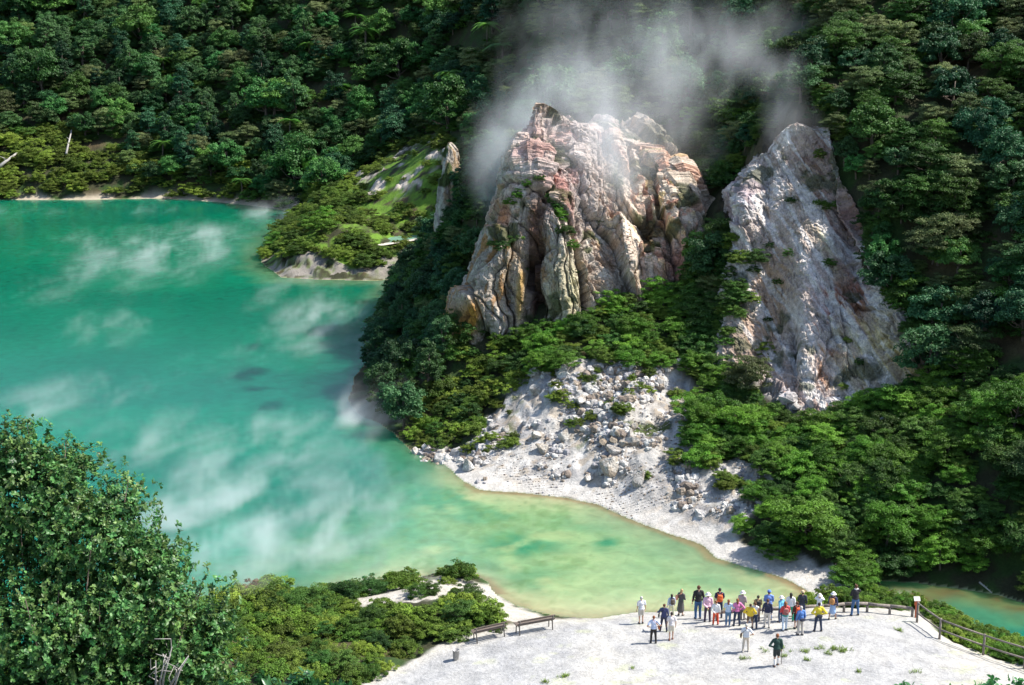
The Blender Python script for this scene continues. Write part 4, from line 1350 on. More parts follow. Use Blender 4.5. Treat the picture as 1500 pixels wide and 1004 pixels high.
q_ = k & gul & (n2_ < .8); put('manuka', M_MAND, X[q_], Y[q_], Z[q_], rv.uniform(.7, 1.15, q_.sum()), 'gully', .25)
q_ = (b < -3) & bank & (sh > .3) & (n2_ < .75); put('scrub', M_SCRUB, X[q_], Y[q_], Z[q_], rv.uniform(.6, 1.1, q_.sum()), 'bank', .2)
q_ = (b < -3) & bank & (sh > .3) & (n2_ >= .75) & (n2_ < .80); put('scrub', M_RUST, X[q_], Y[q_], Z[q_], rv.uniform(.5, .9, q_.sum()), 'bank_brown', .2)
q_ = (b < -3) & bank & (sh > .3) & (n2_ >= .86); put('manuka', M_MAND, X[q_], Y[q_], Z[q_], rv.uniform(.4, .7, q_.sum()), 'bank_dark', .25)
# tufts of shrub out on the talus
for tx, ty, w_, nn in ((820, 590, 26, 7), (915, 597, 26, 7), (945, 575, 14, 4), (990, 675, 14, 4), (730, 655, 22, 5), (800, 540, 30, 6), (870, 555, 24, 3), (930, 545, 30, 5), (1000, 590, 26, 5), (945, 700, 10, 2), (700, 640, 24, 6), (1085, 705, 16, 4), (845, 618, 14, 2), (690, 660, 20, 4), (750, 640, 16, 3), (1060, 705, 12, 2)):
    for _ in range(nn):
        x, y, z = drop(tx + rv.normal() * w_ * .5, ty + rv.normal() * w_ * .35)
        PLANTS.append(('scrub', int(rv.integers(4)), M_SCRUB if rv.random() < .7 else M_KNOLL, x, y, z - .05, rv.uniform(.3, .62), rv.uniform(0, 6.28), 'talus'))
for tx, ty, s_, nn in ((1118, 520, .6, 6), (858, 615, .45, 4), (1065, 720, .5, 3), (655, 862, .4, 3), (735, 600, .4, 2), (600, 605, .4, 2)):
    for _ in range(nn):
        x, y, z = drop(tx + rv.normal() * 9, ty + rv.normal() * 6)
        PLANTS.append(('scrub', int(rv.integers(4)), M_RUST, x, y - (.9 if tx > 1100 else 0), z - .05, s_ * rv.uniform(.7, 1.2), rv.uniform(0, 6.28), 'brown'))
# shrubs on the spur and peninsula across the lake, low scrub on the far left shore
X, Y, Z, px, py, sh = scatter(1.75, -140, 5, 134, 236, 3)
b = bare(px, py, X, Y); n2_ = rv.random(len(X)); n3_ = fbm(X * .16, Y * .16, 0, 3, 307)
spur = sdpoly(px, py, [(375, 420), (375, 320), (430, 300), (500, 268), (545, 235), (640, 190), (665, 210), (660, 420), (600, 430)])
spur = np.where((Y > 136) & (Y < 190), spur, -1e3)
cliffy = sdpoly(px, py, [(385, 388), (430, 378), (470, 374), (520, 397), (560, 387), (640, 342), (660, 370), (600, 412), (410, 412)])
spw = sdpoly(px, py, SPURW_PX)
pond = sdpoly(px, py, [(535, 346), (620, 336), (628, 352), (560, 358)])
k = (spur > -2) & (cliffy < 2) & (pond < 3) & (spw < 6) & (b < 0) & (sh > .3)
q_ = k & (n2_ < .52); put('scrub', M_SCRUB, X[q_], Y[q_], Z[q_], rv.uniform(.6, 1.3, q_.sum()), 'spur', .2)
q_ = k & (n2_ > .68) & (px < 560) & (py > 280); put('manuka', M_MAN, X[q_], Y[q_], Z[q_], rv.uniform(.7, 1.2, q_.sum()), 'spur_manuka', .25)
q_ = (spw >= 6) & (b < 0) & (n2_ < .18) & (spur > 0); put('scrub', M_SCRUB, X[q_], Y[q_], Z[q_], rv.uniform(.5, .9, q_.sum()), 'spur', .2)
lowL = sdpoly(px, py, [(-600, 320), (-600, 205), (-200, 200), (0, 205), (90, 190), (170, 225), (180, 262), (330, 278), (345, 320)])
lowL = np.where(Y > 190, lowL, -1e3)
k = (lowL > -3) & (sh > .6)
q_ = k & (n2_ < .55); put('scrub', M_SCRUB, X[q_], Y[q_], Z[q_], rv.uniform(.9, 1.7, q_.sum()), 'farshore', .2)
q_ = k & (n2_ >= .55) & (n2_ < .80); put('manuka', M_OLIVE, X[q_], Y[q_], Z[q_], rv.uniform(.8, 1.5, q_.sum()), 'farshore_olive', .25)
q_ = (lowL < -3) & (lowL > -40) & (Y > 180) & (sh > .4) & (n2_ < .5) & (py > 235) & (px < 520); put('manuka', M_OLIVE, X[q_], Y[q_], Z[q_], rv.uniform(.8, 1.5, q_.sum()), 'farshore_olive', .25)
# near knoll below the camera and the hedge along the stream
X, Y, Z, px, py, sh = scatter(.92, -30, 40, 44, 70, 4)
b = bare(px, py, X, Y); n2_ = rv.random(len(X)); n4 = fbm(X * .5, Y * .5, 0, 3, 309)
kn = (px < 860) & (b < -2) & (sh > .25) & ~((px > 735) & (py < 906))
wht = sdpoly(px, py, KNOLLW_PX) - 60 * (n4 - .42)
k = kn & (wht < 2)
q_ = k & (n2_ < .52); put('scrub', M_KNOLL, X[q_], Y[q_], Z[q_], rv.uniform(.45, .8, q_.sum()), 'knoll', .3)
q_ = k & (n2_ >= .52) & (n2_ < .80); put('scrub', M_SCRUB, X[q_], Y[q_], Z[q_], rv.uniform(.4, .75, q_.sum()), 'knoll', .3)
q_ = k & (n2_ >= .80) & (n2_ < .90) & (px < 640); put('manuka', M_MAND, X[q_], Y[q_], Z[q_], rv.uniform(.3, .5, q_.sum()), 'knoll_manuka', .3)
for tx, ty, s_ in ((612, 872, .42), (632, 868, .38), (684, 878, .52), (660, 886, .35), (440, 895, .6), (405, 897, .5), (365, 905, .45), (475, 893, .45), (508, 880, .42), (530, 930, .5), (460, 910, .45), (550, 945, .45)):
    x, y, z = drop(tx, ty)
    PLANTS.append(('manuka', int(rv.integers(5)), M_MAND, x, y, z - .15, s_, rv.uniform(0, 6.28), 'knoll_manuka'))
k = (px >= 860) & (b < -1) & (Y > 56) & (Y < 66) & (sh > .15) & (px < 1700) & (py > 845)
hedge = sdpoly(px, py, [(1090, 893), (1190, 882), (1260, 866), (1300, 872), (1360, 880), (1420, 905), (1470, 935), (1600, 970), (1600, 1010), (1440, 960), (1380, 930), (1345, 895), (1200, 896)])
q_ = k & (hedge > -4); put('scrub', M_SCRUB, X[q_], Y[q_], Z[q_], rv.uniform(.45, .8, q_.sum()), 'hedge', .2)
q_ = (px > 1240) & (px < 1290) & (py > 835) & (py < 862) & (sh > 0); put('manuka', M_MAN, X[q_][:3], Y[q_][:3], Z[q_][:3], [.8, .7, .6][:min(3, q_.sum())], 'poolbush', .2)

# hedge of low shrubs behind the log rail and the fence
HEDGE = [(1120, 899), (1190, 880), (1240, 866), (1300, 870), (1352, 884), (1400, 905), (1455, 938), (1540, 968), (1560, 996), (1440, 958), (1388, 930), (1350, 897), (1200, 893)]
for _ in range(420):
    qx, qy = rv.uniform(1110, 1560), rv.uniform(862, 1000)
    if sdpoly(np.array([qx]), np.array([qy]), HEDGE)[0] < 2: continue
    x, y, z = drop(qx, qy, 50)
    if max(sdpoly(np.array([x]), np.array([y]), LAKE)[0], sdpoly(np.array([x]), np.array([y]), POOL)[0]) > -.05: continue
    PLANTS.append(('scrub', int(rv.integers(4)), M_MAN if rv.random() < .6 else M_SCRUB, x, y, z - .08, rv.uniform(.38, .7), rv.uniform(0, 6.28), 'hedge'))

# shrubs rooted on the ledges of the crag
bpy.context.view_layer.update()
for tx, ty, s_ in ((815, 305, .5), (820, 325, .55), (828, 345, .55), (835, 365, .45), (808, 295, .4), (735, 365, .4), (750, 355, .45), (722, 360, .35), (762, 290, .45), (775, 275, .45), (748, 300, .35), (790, 265, .35), (765, 350, .3), (880, 325, .3), (770, 395, .25), (700, 345, .35), (845, 400, .25), (840, 440, .25)):
    a, bb, c = ray(tx, ty)
    hit, loc, nn, _ = crag_ob.ray_cast(Vector((0, 0, H)), Vector((float(a), float(bb), float(c))).normalized())
    if hit:
        PLANTS.append(('manuka' if s_ > .33 else 'scrub', int(rv.integers(4)), M_MAN if rv.random() < .5 else M_MAND, loc.x, loc.y + .15, loc.z - .35 * s_, s_, rv.uniform(0, 6.28), 'ledge'))

LABELS = {
    'scar_edge': ('manuka_shrub', 'dark shrub creeping over the edge of the landslide scar', 'shrub'),
    'far_broad': ('broadleaf_tree', 'rounded green broadleaf tree in the dense forest on the slope beyond the lake', 'tree'),
    'far_tall': ('tall_tree', 'narrow dark tree standing up out of the forest beyond the lake', 'tree'),
    'far_olive': ('kanuka_tree', 'olive grey flat layered tree in the forest beyond the lake', 'tree'),
    'mist_olive': ('kanuka_tree', 'pale olive tree in the steam on the slope above the crag', 'tree'),
    'brow': ('kanuka_tree', 'bright green tree on the brow between the crag and the scar', 'tree'),
    'far_dark': ('broadleaf_tree', 'very dark round tree in the forest on the slope beyond the lake', 'tree'),
    'far_fern': ('tree_fern', 'bright green tree fern with spread fronds in the far forest', 'tree fern'),
    'flank': ('broadleaf_tree', 'dark tree on the shaded flank between the lake and the big crag', 'tree'),
    'steep_mand': ('kanuka_tree', 'small dark layered tree clinging to the steep ground round the crag and scar', 'tree'),
    'steep_dark': ('broadleaf_tree', 'small dark round tree on the steep ground round the crag and scar', 'tree'),
    'steep_olive': ('kanuka_tree', 'small olive tree on the steep ground round the crag and scar', 'tree'),
    'steep_broad': ('broadleaf_tree', 'small fresh green tree on the steep ground round the crag and scar', 'tree'),
    'right_kanuka': ('kanuka_tree', 'olive layered tree on the shaded hillside right of the scar', 'tree'),
    'right_dark': ('broadleaf_tree', 'dark round tree on the shaded hillside right of the scar', 'tree'),
    'right_mand': ('kanuka_tree', 'dark green layered tree on the shaded hillside right of the scar', 'tree'),
    'right_broad': ('broadleaf_tree', 'leafy green tree on the shaded hillside right of the scar', 'tree'),
    'apron': ('manuka_shrub', 'bright green feathery shrub on the slope below the crag and scar', 'shrub'),
    'apron_dark': ('manuka_shrub', 'darker green feathery shrub on the slope below the crag and scar', 'shrub'),
    'apron_tree': ('kanuka_tree', 'green layered small tree above the stream pool', 'tree'),
    'gully': ('manuka_shrub', 'dark shrub in the gully between the crag and the scar', 'shrub'),
    'bank': ('scrub_bush', 'yellow green low bush on the bank left of the white slope', 'bush'),
    'bank_brown': ('scrub_bush', 'browned low bush on the bank left of the white slope', 'bush'),
    'brown': ('scrub_bush', 'dry red brown bush among the rocks', 'bush'),
    'bank_dark': ('manuka_shrub', 'dark shrub on the bank left of the white slope', 'shrub'),
    'talus': ('scrub_bush', 'small green bush growing among the rocks of the white slope', 'bush'),
    'spur': ('scrub_bush', 'low green bush on the sunlit spur across the lake', 'bush'),
    'spur_manuka': ('manuka_shrub', 'green shrub on the wooded peninsula across the lake', 'shrub'),
    'farshore': ('scrub_bush', 'low bush on the open far left shore of the lake', 'bush'),
    'farshore_olive': ('manuka_shrub', 'olive shrub along the far shore of the lake', 'shrub'),
    'knoll': ('scrub_bush', 'low heathy bush on the knoll below the white viewing flat', 'bush'),
    'knoll_manuka': ('manuka_shrub', 'taller dark shrub on the knoll beside the near shore', 'shrub'),
    'hedge': ('scrub_bush', 'low green bush between the viewing flat and the water', 'bush'),
    'poolbush': ('manuka_shrub', 'rounded bright green shrub standing alone at the stream mouth', 'shrub'),
    'ledge': ('ledge_shrub', 'green shrub rooted on a ledge of the big crag', 'shrub'),
}
CAPS = {'broadleaf_tree': 290, 'tall_tree': 290, 'kanuka_tree': 290, 'tree_fern': 60, 'manuka_shrub': 290, 'scrub_bush': 290, 'ledge_shrub': 60}
SIZE = {'broadleaf': 4.2, 'tall': 3.6, 'kanuka': 4.2, 'manuka': 2.7, 'scrub': 2.0, 'fern': 4.2}
# dark shrubs creeping over the edges of the scar
EDGE = [[(1015, 335), (1085, 342), (1110, 372), (1102, 440), (1072, 500), (1045, 548), (1010, 530), (1020, 420)], [(1085, 250), (1125, 200), (1135, 150), (1110, 150), (1060, 235), (1050, 290)],
        [(1255, 300), (1285, 400), (1320, 480), (1380, 520), (1390, 480), (1310, 380), (1270, 280)], [(1225, 590), (1300, 585), (1385, 565), (1390, 600), (1260, 640)], [(1118, 205), (1138, 165), (1165, 150), (1200, 150), (1222, 170), (1228, 215), (1240, 180), (1210, 125), (1130, 130), (1105, 190)], [(1120, 200), (1215, 200), (1250, 420), (1280, 560), (1180, 590), (1110, 480)], [(1040, 545), (1085, 575), (1150, 615), (1130, 625), (1050, 580)]]
scar_ob = bpy.data.objects['rock_scar']; O0 = Vector((0, 0, H))
for poly, nn in zip(EDGE, (58, 30, 26, 9, 46, 13, 20)):
    a_ = np.array(poly); lo_, hi_ = a_.min(0), a_.max(0); k = 0
    while k < nn:
        qx, qy = rv.uniform(lo_[0], hi_[0]), rv.uniform(lo_[1], hi_[1])
        if sdpoly(np.array([qx]), np.array([qy]), poly)[0] < 0: continue
        k += 1
        a, bb, c = ray(qx, qy); dd = Vector((float(a), float(bb), float(c))).normalized()
        best = None
        for ob_ in (scar_ob, crag_ob, terrain):
            hit, loc, nn_, _ = ob_.ray_cast(O0, dd)
            if hit and (best is None or (loc - O0).length < (best - O0).length): best = loc.copy()
        if best is not None:
            s_ = rv.uniform(.35, .7) * (.55 if nn == 13 else 1)
            PLANTS.append(('manuka', int(rv.integers(5)), M_MAND if rv.random() < .8 else M_MAN, best.x, best.y, best.z - .5 * s_, s_, rv.uniform(0, 6.28), 'scar_edge'))

# bright green and olive trees on the brow between the crag and the scar
for _ in range(46):
    qx, qy = rv.uniform(1000, 1118), rv.uniform(110, 262)
    if qx > 1135 - .62 * (qy - 140): continue
    x, y, z = drop(qx, qy)
    PLANTS.append(('kanuka', int(rv.integers(4)), M_MAN if rv.random() < .5 else M_OLIVE, x, y, z - .2, rv.uniform(.32, .58), rv.uniform(0, 6.28), 'brow'))

# nothing may stand so that its crown hides the bare rock
CRAG_PX = [(672, 470), (700, 380), (738, 285), (755, 235), (790, 175), (960, 195), (1005, 260), (1015, 395), (950, 412), (900, 425), (852, 455), (780, 470)]
SCARV_PX = [(1125, 190), (1200, 160), (1230, 290), (1262, 390), (1305, 490), (1365, 530), (1340, 560), (1300, 570), (1240, 590), (1200, 612), (1110, 545), (1075, 530), (1105, 440), (1108, 370), (1075, 320), (1090, 240)]
B0 = np.array([(p[3], p[4], p[5]) for p in PLANTS]); sc0 = np.array([p[6] for p in PLANTS])
hh = np.array([{'broadleaf': 4.2, 'tall': 5.4, 'kanuka': 3.4, 'manuka': 1.6, 'scrub': .8, 'fern': 3.2}[p[0]] for p in PLANTS])
ok = np.ones(len(PLANTS), bool)
for fr in (.45, .85):
    qx, qy = project(B0[:, 0], B0[:, 1], B0[:, 2] + hh * sc0 * fr)
    for poly, marg, ymax in ((CRAG_PX, 6, 100), (SCARV_PX, 5, 97), (KNOLLW_PX, 4, 66), ([(535, 346), (620, 336), (628, 352), (560, 358)], 0, 153)):
        ok &= ~((sdpoly(qx, qy, poly) > marg) & (B0[:, 1] < ymax))
    ok &= ~((sdpoly(qx, qy, POOL_PX) > 3) & (qx < 1600) & (B0[:, 1] < 63) & (qy < 935) & (qy > 850) & (fr > .8) & (qx > 1290))
PLANTS = [p for p, k_ in zip(PLANTS, ok) if k_ or p[8] in ('ledge', 'talus', 'brown', 'knoll_manuka', 'hedge', 'scar_edge')]
A_ = np.array([(p[3], p[4], p[5]) for p in PLANTS])
ppx, ppy = project(A_[:, 0], A_[:, 1], A_[:, 2] + 1.0)
size = np.array([SIZE[p[0]] * p[6] for p in PLANTS]) / A_[:, 1]
inview = (ppx > -10) & (ppx < 1510) & (ppy > -20) & (ppy < 1010)
# plants behind the crag or a brow are not counted among the individuals
for i in np.nonzero(inview)[0]:
    x, y, z = A_[i] + np.array([0, 0, 2.2 * PLANTS[i][6]])
    f = np.linspace(.35, .985, 60)
    if (tz(x * f, y * f) > H + (z - H) * f + .3).any(): inview[i] = False
    elif y > 107 and 770 < ppx[i] < 990 and 200 < ppy[i] < 420: inview[i] = False
order = np.argsort(-size)
used = {k_: 0 for k_ in CAPS}
stuff = {'forest': [], 'scrub': []}
for i in order:
    kind, v, mat, x, y, z, s_, rot, key = PLANTS[i]
    nm, lab, cat = LABELS.get(key, (None, None, None))
    if nm is not None and inview[i] and used[nm] < CAPS[nm]:
        used[nm] += 1
        e = bpy.data.objects.new(nm, None); COL.objects.link(e)
        e.empty_display_size = .3
        e.location = (x, y, z); e.rotation_euler = (rv.normal() * .06, rv.normal() * .06, rot)
        e.scale = (s_ * rv.uniform(.88, 1.12), s_ * rv.uniform(.88, 1.12), s_ * rv.uniform(.85, 1.15))
        tag(e, lab, cat, cat + 's: ' + lab)
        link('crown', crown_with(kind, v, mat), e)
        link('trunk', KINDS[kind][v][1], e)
    else:
        stuff['forest' if kind in ('broadleaf', 'tall', 'kanuka', 'fern') else 'scrub'].append(i)



def stuff_object(nm, mat, lab, idx):
    """one object: holds each kind of crown once and repeats it on its own points"""
    protos = sorted({(PLANTS[i][0], PLANTS[i][1]) for i in idx})
    Vs, Ls, Ks = [], [], []
    nq = 0
    for k, (kind, v) in enumerate(protos):
        me = KINDS[kind][v][0]; n = len(me.vertices)
        co = np.empty(n * 3, np.float32); me.vertices.foreach_get('co', co)
        lf = np.empty(n * 4, np.float32); me.color_attributes['leaf'].data.foreach_get('color', lf)
        Vs.append(co.reshape(-1, 3)); Ls.append(lf.reshape(-1, 4)); Ks.append(np.full(n, k)); nq += n // 4
    nv = sum(len(a) for a in Vs)
    pts_ = np.array([PLANTS[i][3:6] for i in idx], np.float32)
    V = np.concatenate(Vs + [pts_])
    me = mesh_np(nm, V, np.arange(nq * 4).reshape(-1, 4), None, mat)
    lf = np.concatenate(Ls + [np.ones((len(idx), 4), np.float32)])
    vcol(me, 'leaf', lf[:, :3])

    def attr(name, typ, vals):
        a = me.attributes.new(name, typ, 'POINT'); a.data.foreach_set('value', vals)
    z0 = np.zeros(nv, np.float32)
    attr('which', 'INT', np.concatenate(Ks + [[1000 + protos.index((PLANTS[i][0], PLANTS[i][1])) for i in idx]]).astype(np.int32))
    attr('size', 'FLOAT', np.concatenate([z0, [PLANTS[i][6] for i in idx]]).astype(np.float32))
    attr('turn', 'FLOAT', np.concatenate([z0, [PLANTS[i][7] for i in idx]]).astype(np.float32))
    dark = {M_DARK.name: .12, M_BROAD.name: .32, M_OLIVE.name: .93, M_MAND.name: .2, M_MAN.name: .55, M_SCRUB.name: .8, M_KNOLL.name: .65, M_FERN.name: .6, M_RUST.name: 1.0}
    attr('tone', 'FLOAT', np.concatenate([z0, np.clip([dark[PLANTS[i][2].name] + rv.normal() * .13 for i in idx], 0, 1)]).astype(np.float32))
    ng = bpy.data.node_groups.new(nm, 'GeometryNodeTree')
    ng.interface.new_socket('Geometry', in_out='INPUT', socket_type='NodeSocketGeometry')
    ng.interface.new_socket('Geometry', in_out='OUTPUT', socket_type='NodeSocketGeometry')
    N, L = ng.nodes, ng.links
    gi = N.new('NodeGroupInput'); go = N.new('NodeGroupOutput'); jn = N.new('GeometryNodeJoinGeometry')

    def named(n, t):
        a = N.new('GeometryNodeInputNamedAttribute'); a.data_type = t; a.inputs['Name'].default_value = n
        return a.outputs[0]

    def pick(k):
        c = N.new('FunctionNodeCompare'); c.data_type = 'INT'; c.operation = 'EQUAL'
        L.new(named('which', 'INT'), c.inputs[2]); c.inputs[3].default_value = k
        sp = N.new('GeometryNodeSeparateGeometry'); sp.domain = 'POINT'
        L.new(gi.outputs[0], sp.inputs[0]); L.new(c.outputs[0], sp.inputs[1])
        return sp.outputs[0]
    for k in range(len(protos)):
        ip = N.new('GeometryNodeInstanceOnPoints')
        L.new(pick(1000 + k), ip.inputs['Points']); L.new(pick(k), ip.inputs['Instance'])
        cx_ = N.new('ShaderNodeCombineXYZ'); L.new(named('turn', 'FLOAT'), cx_.inputs[2])
        er = N.new('FunctionNodeEulerToRotation'); L.new(cx_.outputs[0], er.inputs[0]); L.new(er.outputs[0], ip.inputs['Rotation'])
        L.new(named('size', 'FLOAT'), ip.inputs['Scale'])
        L.new(ip.outputs[0], jn.inputs[0])
    L.new(jn.outputs[0], go.inputs[0])
    o = link(nm, me)
    md = o.modifiers.new('spread', 'NODES'); md.node_group = ng
    tag(o, lab, nm, kind='stuff')


stuff_object('forest', M_MIX, 'rest of the dense native forest covering the crater slopes', stuff['forest'])
stuff_object('scrub', M_MIXS, 'low scrub filling the ground between the shrubs', stuff['scrub'])


# ------------------------------------------------------------------ big glossy bush in front, seen from the lookout
M_GLOSS = leaf_mat('glossy_bush_foliage', (.045, .155, .040), (.115, .185, .050), .35, .42, None, .35)
M_BIGLEAF = leaf_mat('large_soft_foliage', (.045, .150, .040), (.05, .16, .05), .28, .35, False, .5)


def rosettes(name, pts_, dirs, per, L_, Wd, rng, mat, red=.06):
    """whorls of pointed oval leaves round twig tips"""
    n = len(pts_); k = np.repeat(np.arange(n), per)
    ax = dirs[k]
    r = rng.normal(size=(len(k), 3))
    a = np.cross(ax, r); a /= np.linalg.norm(a, axis=1, keepdims=True) + 1e-9
    tilt = rng.uniform(-.15, .9, (len(k), 1))
    d = a * np.cos(tilt) + ax * np.sin(tilt)
    sdv = np.cross(d, ax); sdv /= np.linalg.norm(sdv, axis=1, keepdims=True) + 1e-9
    nr_ = np.cross(sdv, d)
    l = L_ * rng.uniform(.65, 1.25, (len(k), 1)); w_ = Wd * rng.uniform(.75, 1.2, (len(k), 1))
    base = pts_[k] + ax * rng.uniform(-1.0, .35, (len(k), 1)) * L_
    fold = nr_ * w_ * .28
    V = np.stack([base, base + d * l * .38 + sdv * w_ + fold, base + d * l * .72 + sdv * w_ * .75 + fold * .8, base + d * l - nr_ * l * .10,
                  base + d * l * .72 - sdv * w_ * .75 + fold * .8, base + d * l * .38 - sdv * w_ + fold, base + d * l * .40, base + d * l * .74 - nr_ * l * .02], 1)
    q = np.array([[0, 1, 6, 5], [1, 2, 7, 6], [5, 6, 7, 4], [2, 3, 4, 7]])
    q = np.array([[0, 6, 1, 1]])
    Q = np.array([[1, 2, 7, 6], [6, 7, 4, 5]]); T = np.array([[0, 1, 6], [0, 6, 5], [2, 3, 7], [7, 3, 4]])
    m_ = len(k)
    off = (np.arange(m_) * 8)[:, None, None]
    me = mesh_np(name, V.reshape(-1, 3), (Q[None] + off).reshape(-1, 4), (T[None] + off).reshape(-1, 3), mat, True)
    tone = np.clip(rng.random(n)[k] * .5 + rng.random(m_) * .5, 0, 1)
    vcol(me, 'leaf', np.repeat(np.stack([tone, np.clip(rng.random(n) ** 2 + .35 * (dirs[:, 2] - .3), 0, 1)[k], tone * 0], 1), 8, 0))
    return me


def lobes_pts(lobes, n, rng):
    P_, D_ = [], []
    w_ = np.array([r ** 2 for *_, r in lobes]); w_ = w_ / w_.sum()
    for (px, py, y, r), f in zip(lobes, w_):
        c = np.array(at_y(px, py, y), float)
        m_ = int(n * f)
        d = rng.normal(size=(m_, 3)); d /= np.linalg.norm(d, axis=1, keepdims=True)
        bump_ = .78 + .42 * fbm(d[:, 0] * 2.2 + c[0], d[:, 1] * 2.2, d[:, 2] * 2.2 + c[2], 3, 401)
        rr = r * bump_ * rng.uniform(.10, 1.03, m_) ** .6
        pp_ = c + d * rr[:, None]
        gap = (fbm(pp_[:, 0] * 4.2, pp_[:, 1] * 4.2, pp_[:, 2] * 4.2, 2, 402) < .43) & (rr > .62 * r * bump_)
        pp_ = np.where(gap[:, None], c + d * (rr * .7)[:, None], pp_)
        P_.append(pp_); e = d + rng.normal(size=(m_, 3)) * .45 + np.array([0, 0, .35])
        D_.append(e / np.linalg.norm(e, axis=1, keepdims=True))
    return np.concatenate(P_), np.concatenate(D_)


rb = np.random.default_rng(5)
LOB = [(30, 735, 12.6, .78), (125, 790, 12.3, .80), (-90, 760, 12.6, .9), (200, 900, 12.0, .80), (60, 940, 11.8, 1.05), (270, 975, 11.8, .58), (-120, 980, 11.8, 1.0),
       (150, 1060, 11.6, 1.0), (300, 1080, 11.5, .55), (225, 820, 12.3, .36), (165, 745, 12.5, .34), (20, 670, 12.6, .38), (100, 690, 12.6, .30), (310, 915, 12.0, .26)]
bp_, bd_ = lobes_pts(LOB, 19000, rb)
big = bpy.data.objects.new('glossy_bush', None); COL.objects.link(big)
bx, by = float(at_y(60, 1000, 12.0)[0]), 12.0
big.location = (bx, by, float(tz(bx, by)))
tag(big, 'big glossy dark green bush filling the lower left corner in front of the lake', 'bush')
o0 = np.array(big.location)
# straggling shoots past the outline
sh_p, sh_d = [], []
for (px, py, y) in ((332, 850, 12.0), (345, 835, 12.0), (305, 830, 12.1), (265, 770, 12.2), (235, 742, 12.3), (10, 600, 12.6), (28, 612, 12.6), (45, 620, 12.6), (100, 632, 12.6), (75, 625, 12.6), (185, 672, 12.5), (205, 700, 12.4), (150, 650, 12.5), (352, 880, 11.9), (360, 930, 11.8), (318, 842, 12.0), (268, 795, 12.2), (-5, 575, 12.4)):
    tip = np.array(at_y(px, py, y), float)
    for f in np.linspace(0, 1, 7):
        sh_p.append(tip + np.array([-.10, .05, -.34]) * f + rb.normal(size=3) * .012); e = np.array([.2, 0, 1.0]) + rb.normal(size=3) * .35; sh_d.append(e / np.linalg.norm(e))
bp_ = np.concatenate([bp_, np.array(sh_p)]); bd_ = np.concatenate([bd_, np.array(sh_d)])
link('foliage', rosettes('foliage', bp_ - o0, bd_, 8, .043, .0125, rb, M_GLOSS), big)
mb = MB()
for i in range(220):
    j = rb.integers(len(bp_)); tip = bp_[j] - o0
    root = np.array([rb.normal() * .35, rb.normal() * .3, .1])
    midp = root * .45 + tip * .55 + np.array([0, 0, .25])
    mb.tube([root, midp, tip], [.022, .012, .004], 5)
link('branches', mb.mesh('branches', M_BARK, True), big)
# bare pale branch low in the bush
mb = MB()
root = np.array(at_y(235, 1030, 10.9), float)
for ex, ey in ((252, 948), (276, 962), (240, 972), (266, 975), (228, 968)):
    tip = np.array(at_y(ex, ey, 10.75), float)
    m1 = root * .5 + tip * .5 + rb.normal(size=3) * .02
    mb.tube([root, m1, tip], [.014, .009, .004], 6)
    for _ in range(3):
        f = rb.uniform(.5, .95); p0 = root * (1 - f) + tip * f
        mb.tube([p0, p0 + rb.normal(size=3) * .035 + np.array([0, 0, .05]), p0 + rb.normal(size=3) * .06 + np.array([0, 0, .09])], [.006, .004, .002], 5)
o = link('dead_branch', mb.mesh('dead_branch', M_PALEBARK, True)); tag(o, 'bare bleached branch sticking up at the foot of the big glossy bush', 'branch')

# large leaved shrubs at the bottom edge
for nm, spots, lab, sz in (
        ('large_leaved_shrub', [(395, 1012, 10.5, .16), (445, 1005, 10.5, .17), (490, 1015, 10.4, .15), (350, 1030, 10.5, .2), (425, 1050, 10.3, .25), (530, 1030, 10.3, .12)], 'light green large leaved shrub at the bottom edge beside the glossy bush', .075),
        ('sprig_shrub', [(1335, 1018, 11, .13), (1400, 1022, 11, .13), (1460, 1012, 11, .13), (1500, 1010, 11, .13), (1370, 1030, 11, .12), (1430, 1030, 11, .15)], 'leafy green shrub tips poking into the bottom right corner', .06)):
    p_, d_ = lobes_pts(spots, 130 if sz > .07 else 150, rb)
    e = bpy.data.objects.new(nm, None); COL.objects.link(e)
    ex, ey = float(at_y(spots[0][0] + 40, 1010, spots[0][2])[0]), spots[0][2]
    e.location = (ex, ey, float(tz(ex, ey)))
    oo = np.array(e.location)
    tag(e, lab, 'shrub')
    link('foliage', rosettes('foliage', p_ - oo, d_, 8, sz, sz * .27, rb, M_BIGLEAF), e)
    mb = MB()
    for i in range(24):
        tip = p_[rb.integers(len(p_))] - oo
        mb.tube([np.array([rb.normal() * .05, rb.normal() * .05, -.05]), tip * .5 + rb.normal(size=3) * .04, tip], [.012, .008, .003], 5)
    link('stems', mb.mesh('stems', M_BARK, True), e)

# ------------------------------------------------------------------ fallen wood
def log_obj(name, pix, rad, label, cat, mat, lift=.15):
    ps = []
    for px, py in pix:
        x, y, z = drop(px, py); ps.append((x, y, z + lift))
    mb = MB(); ps = np.array(ps)
    if len(ps) == 2: ps = np.array([ps[0], ps.mean(0) + np.array([0, 0, .1 * rad]), ps[1]])
    mb.tube(ps, np.linspace(rad, rad * .45, len(ps)), 8)
    for _ in range(3):
        f = rb.uniform(.3, .9); p0 = ps[0] * (1 - f) + ps[-1] * f
        mb.tube([p0, p0 + np.array([rb.normal() * .3, rb.normal() * .3, .35]) * rad * 6], [rad * .35, rad * .12], 5)
    tag(link(name, mb.mesh(name, mat, True)), label, cat)


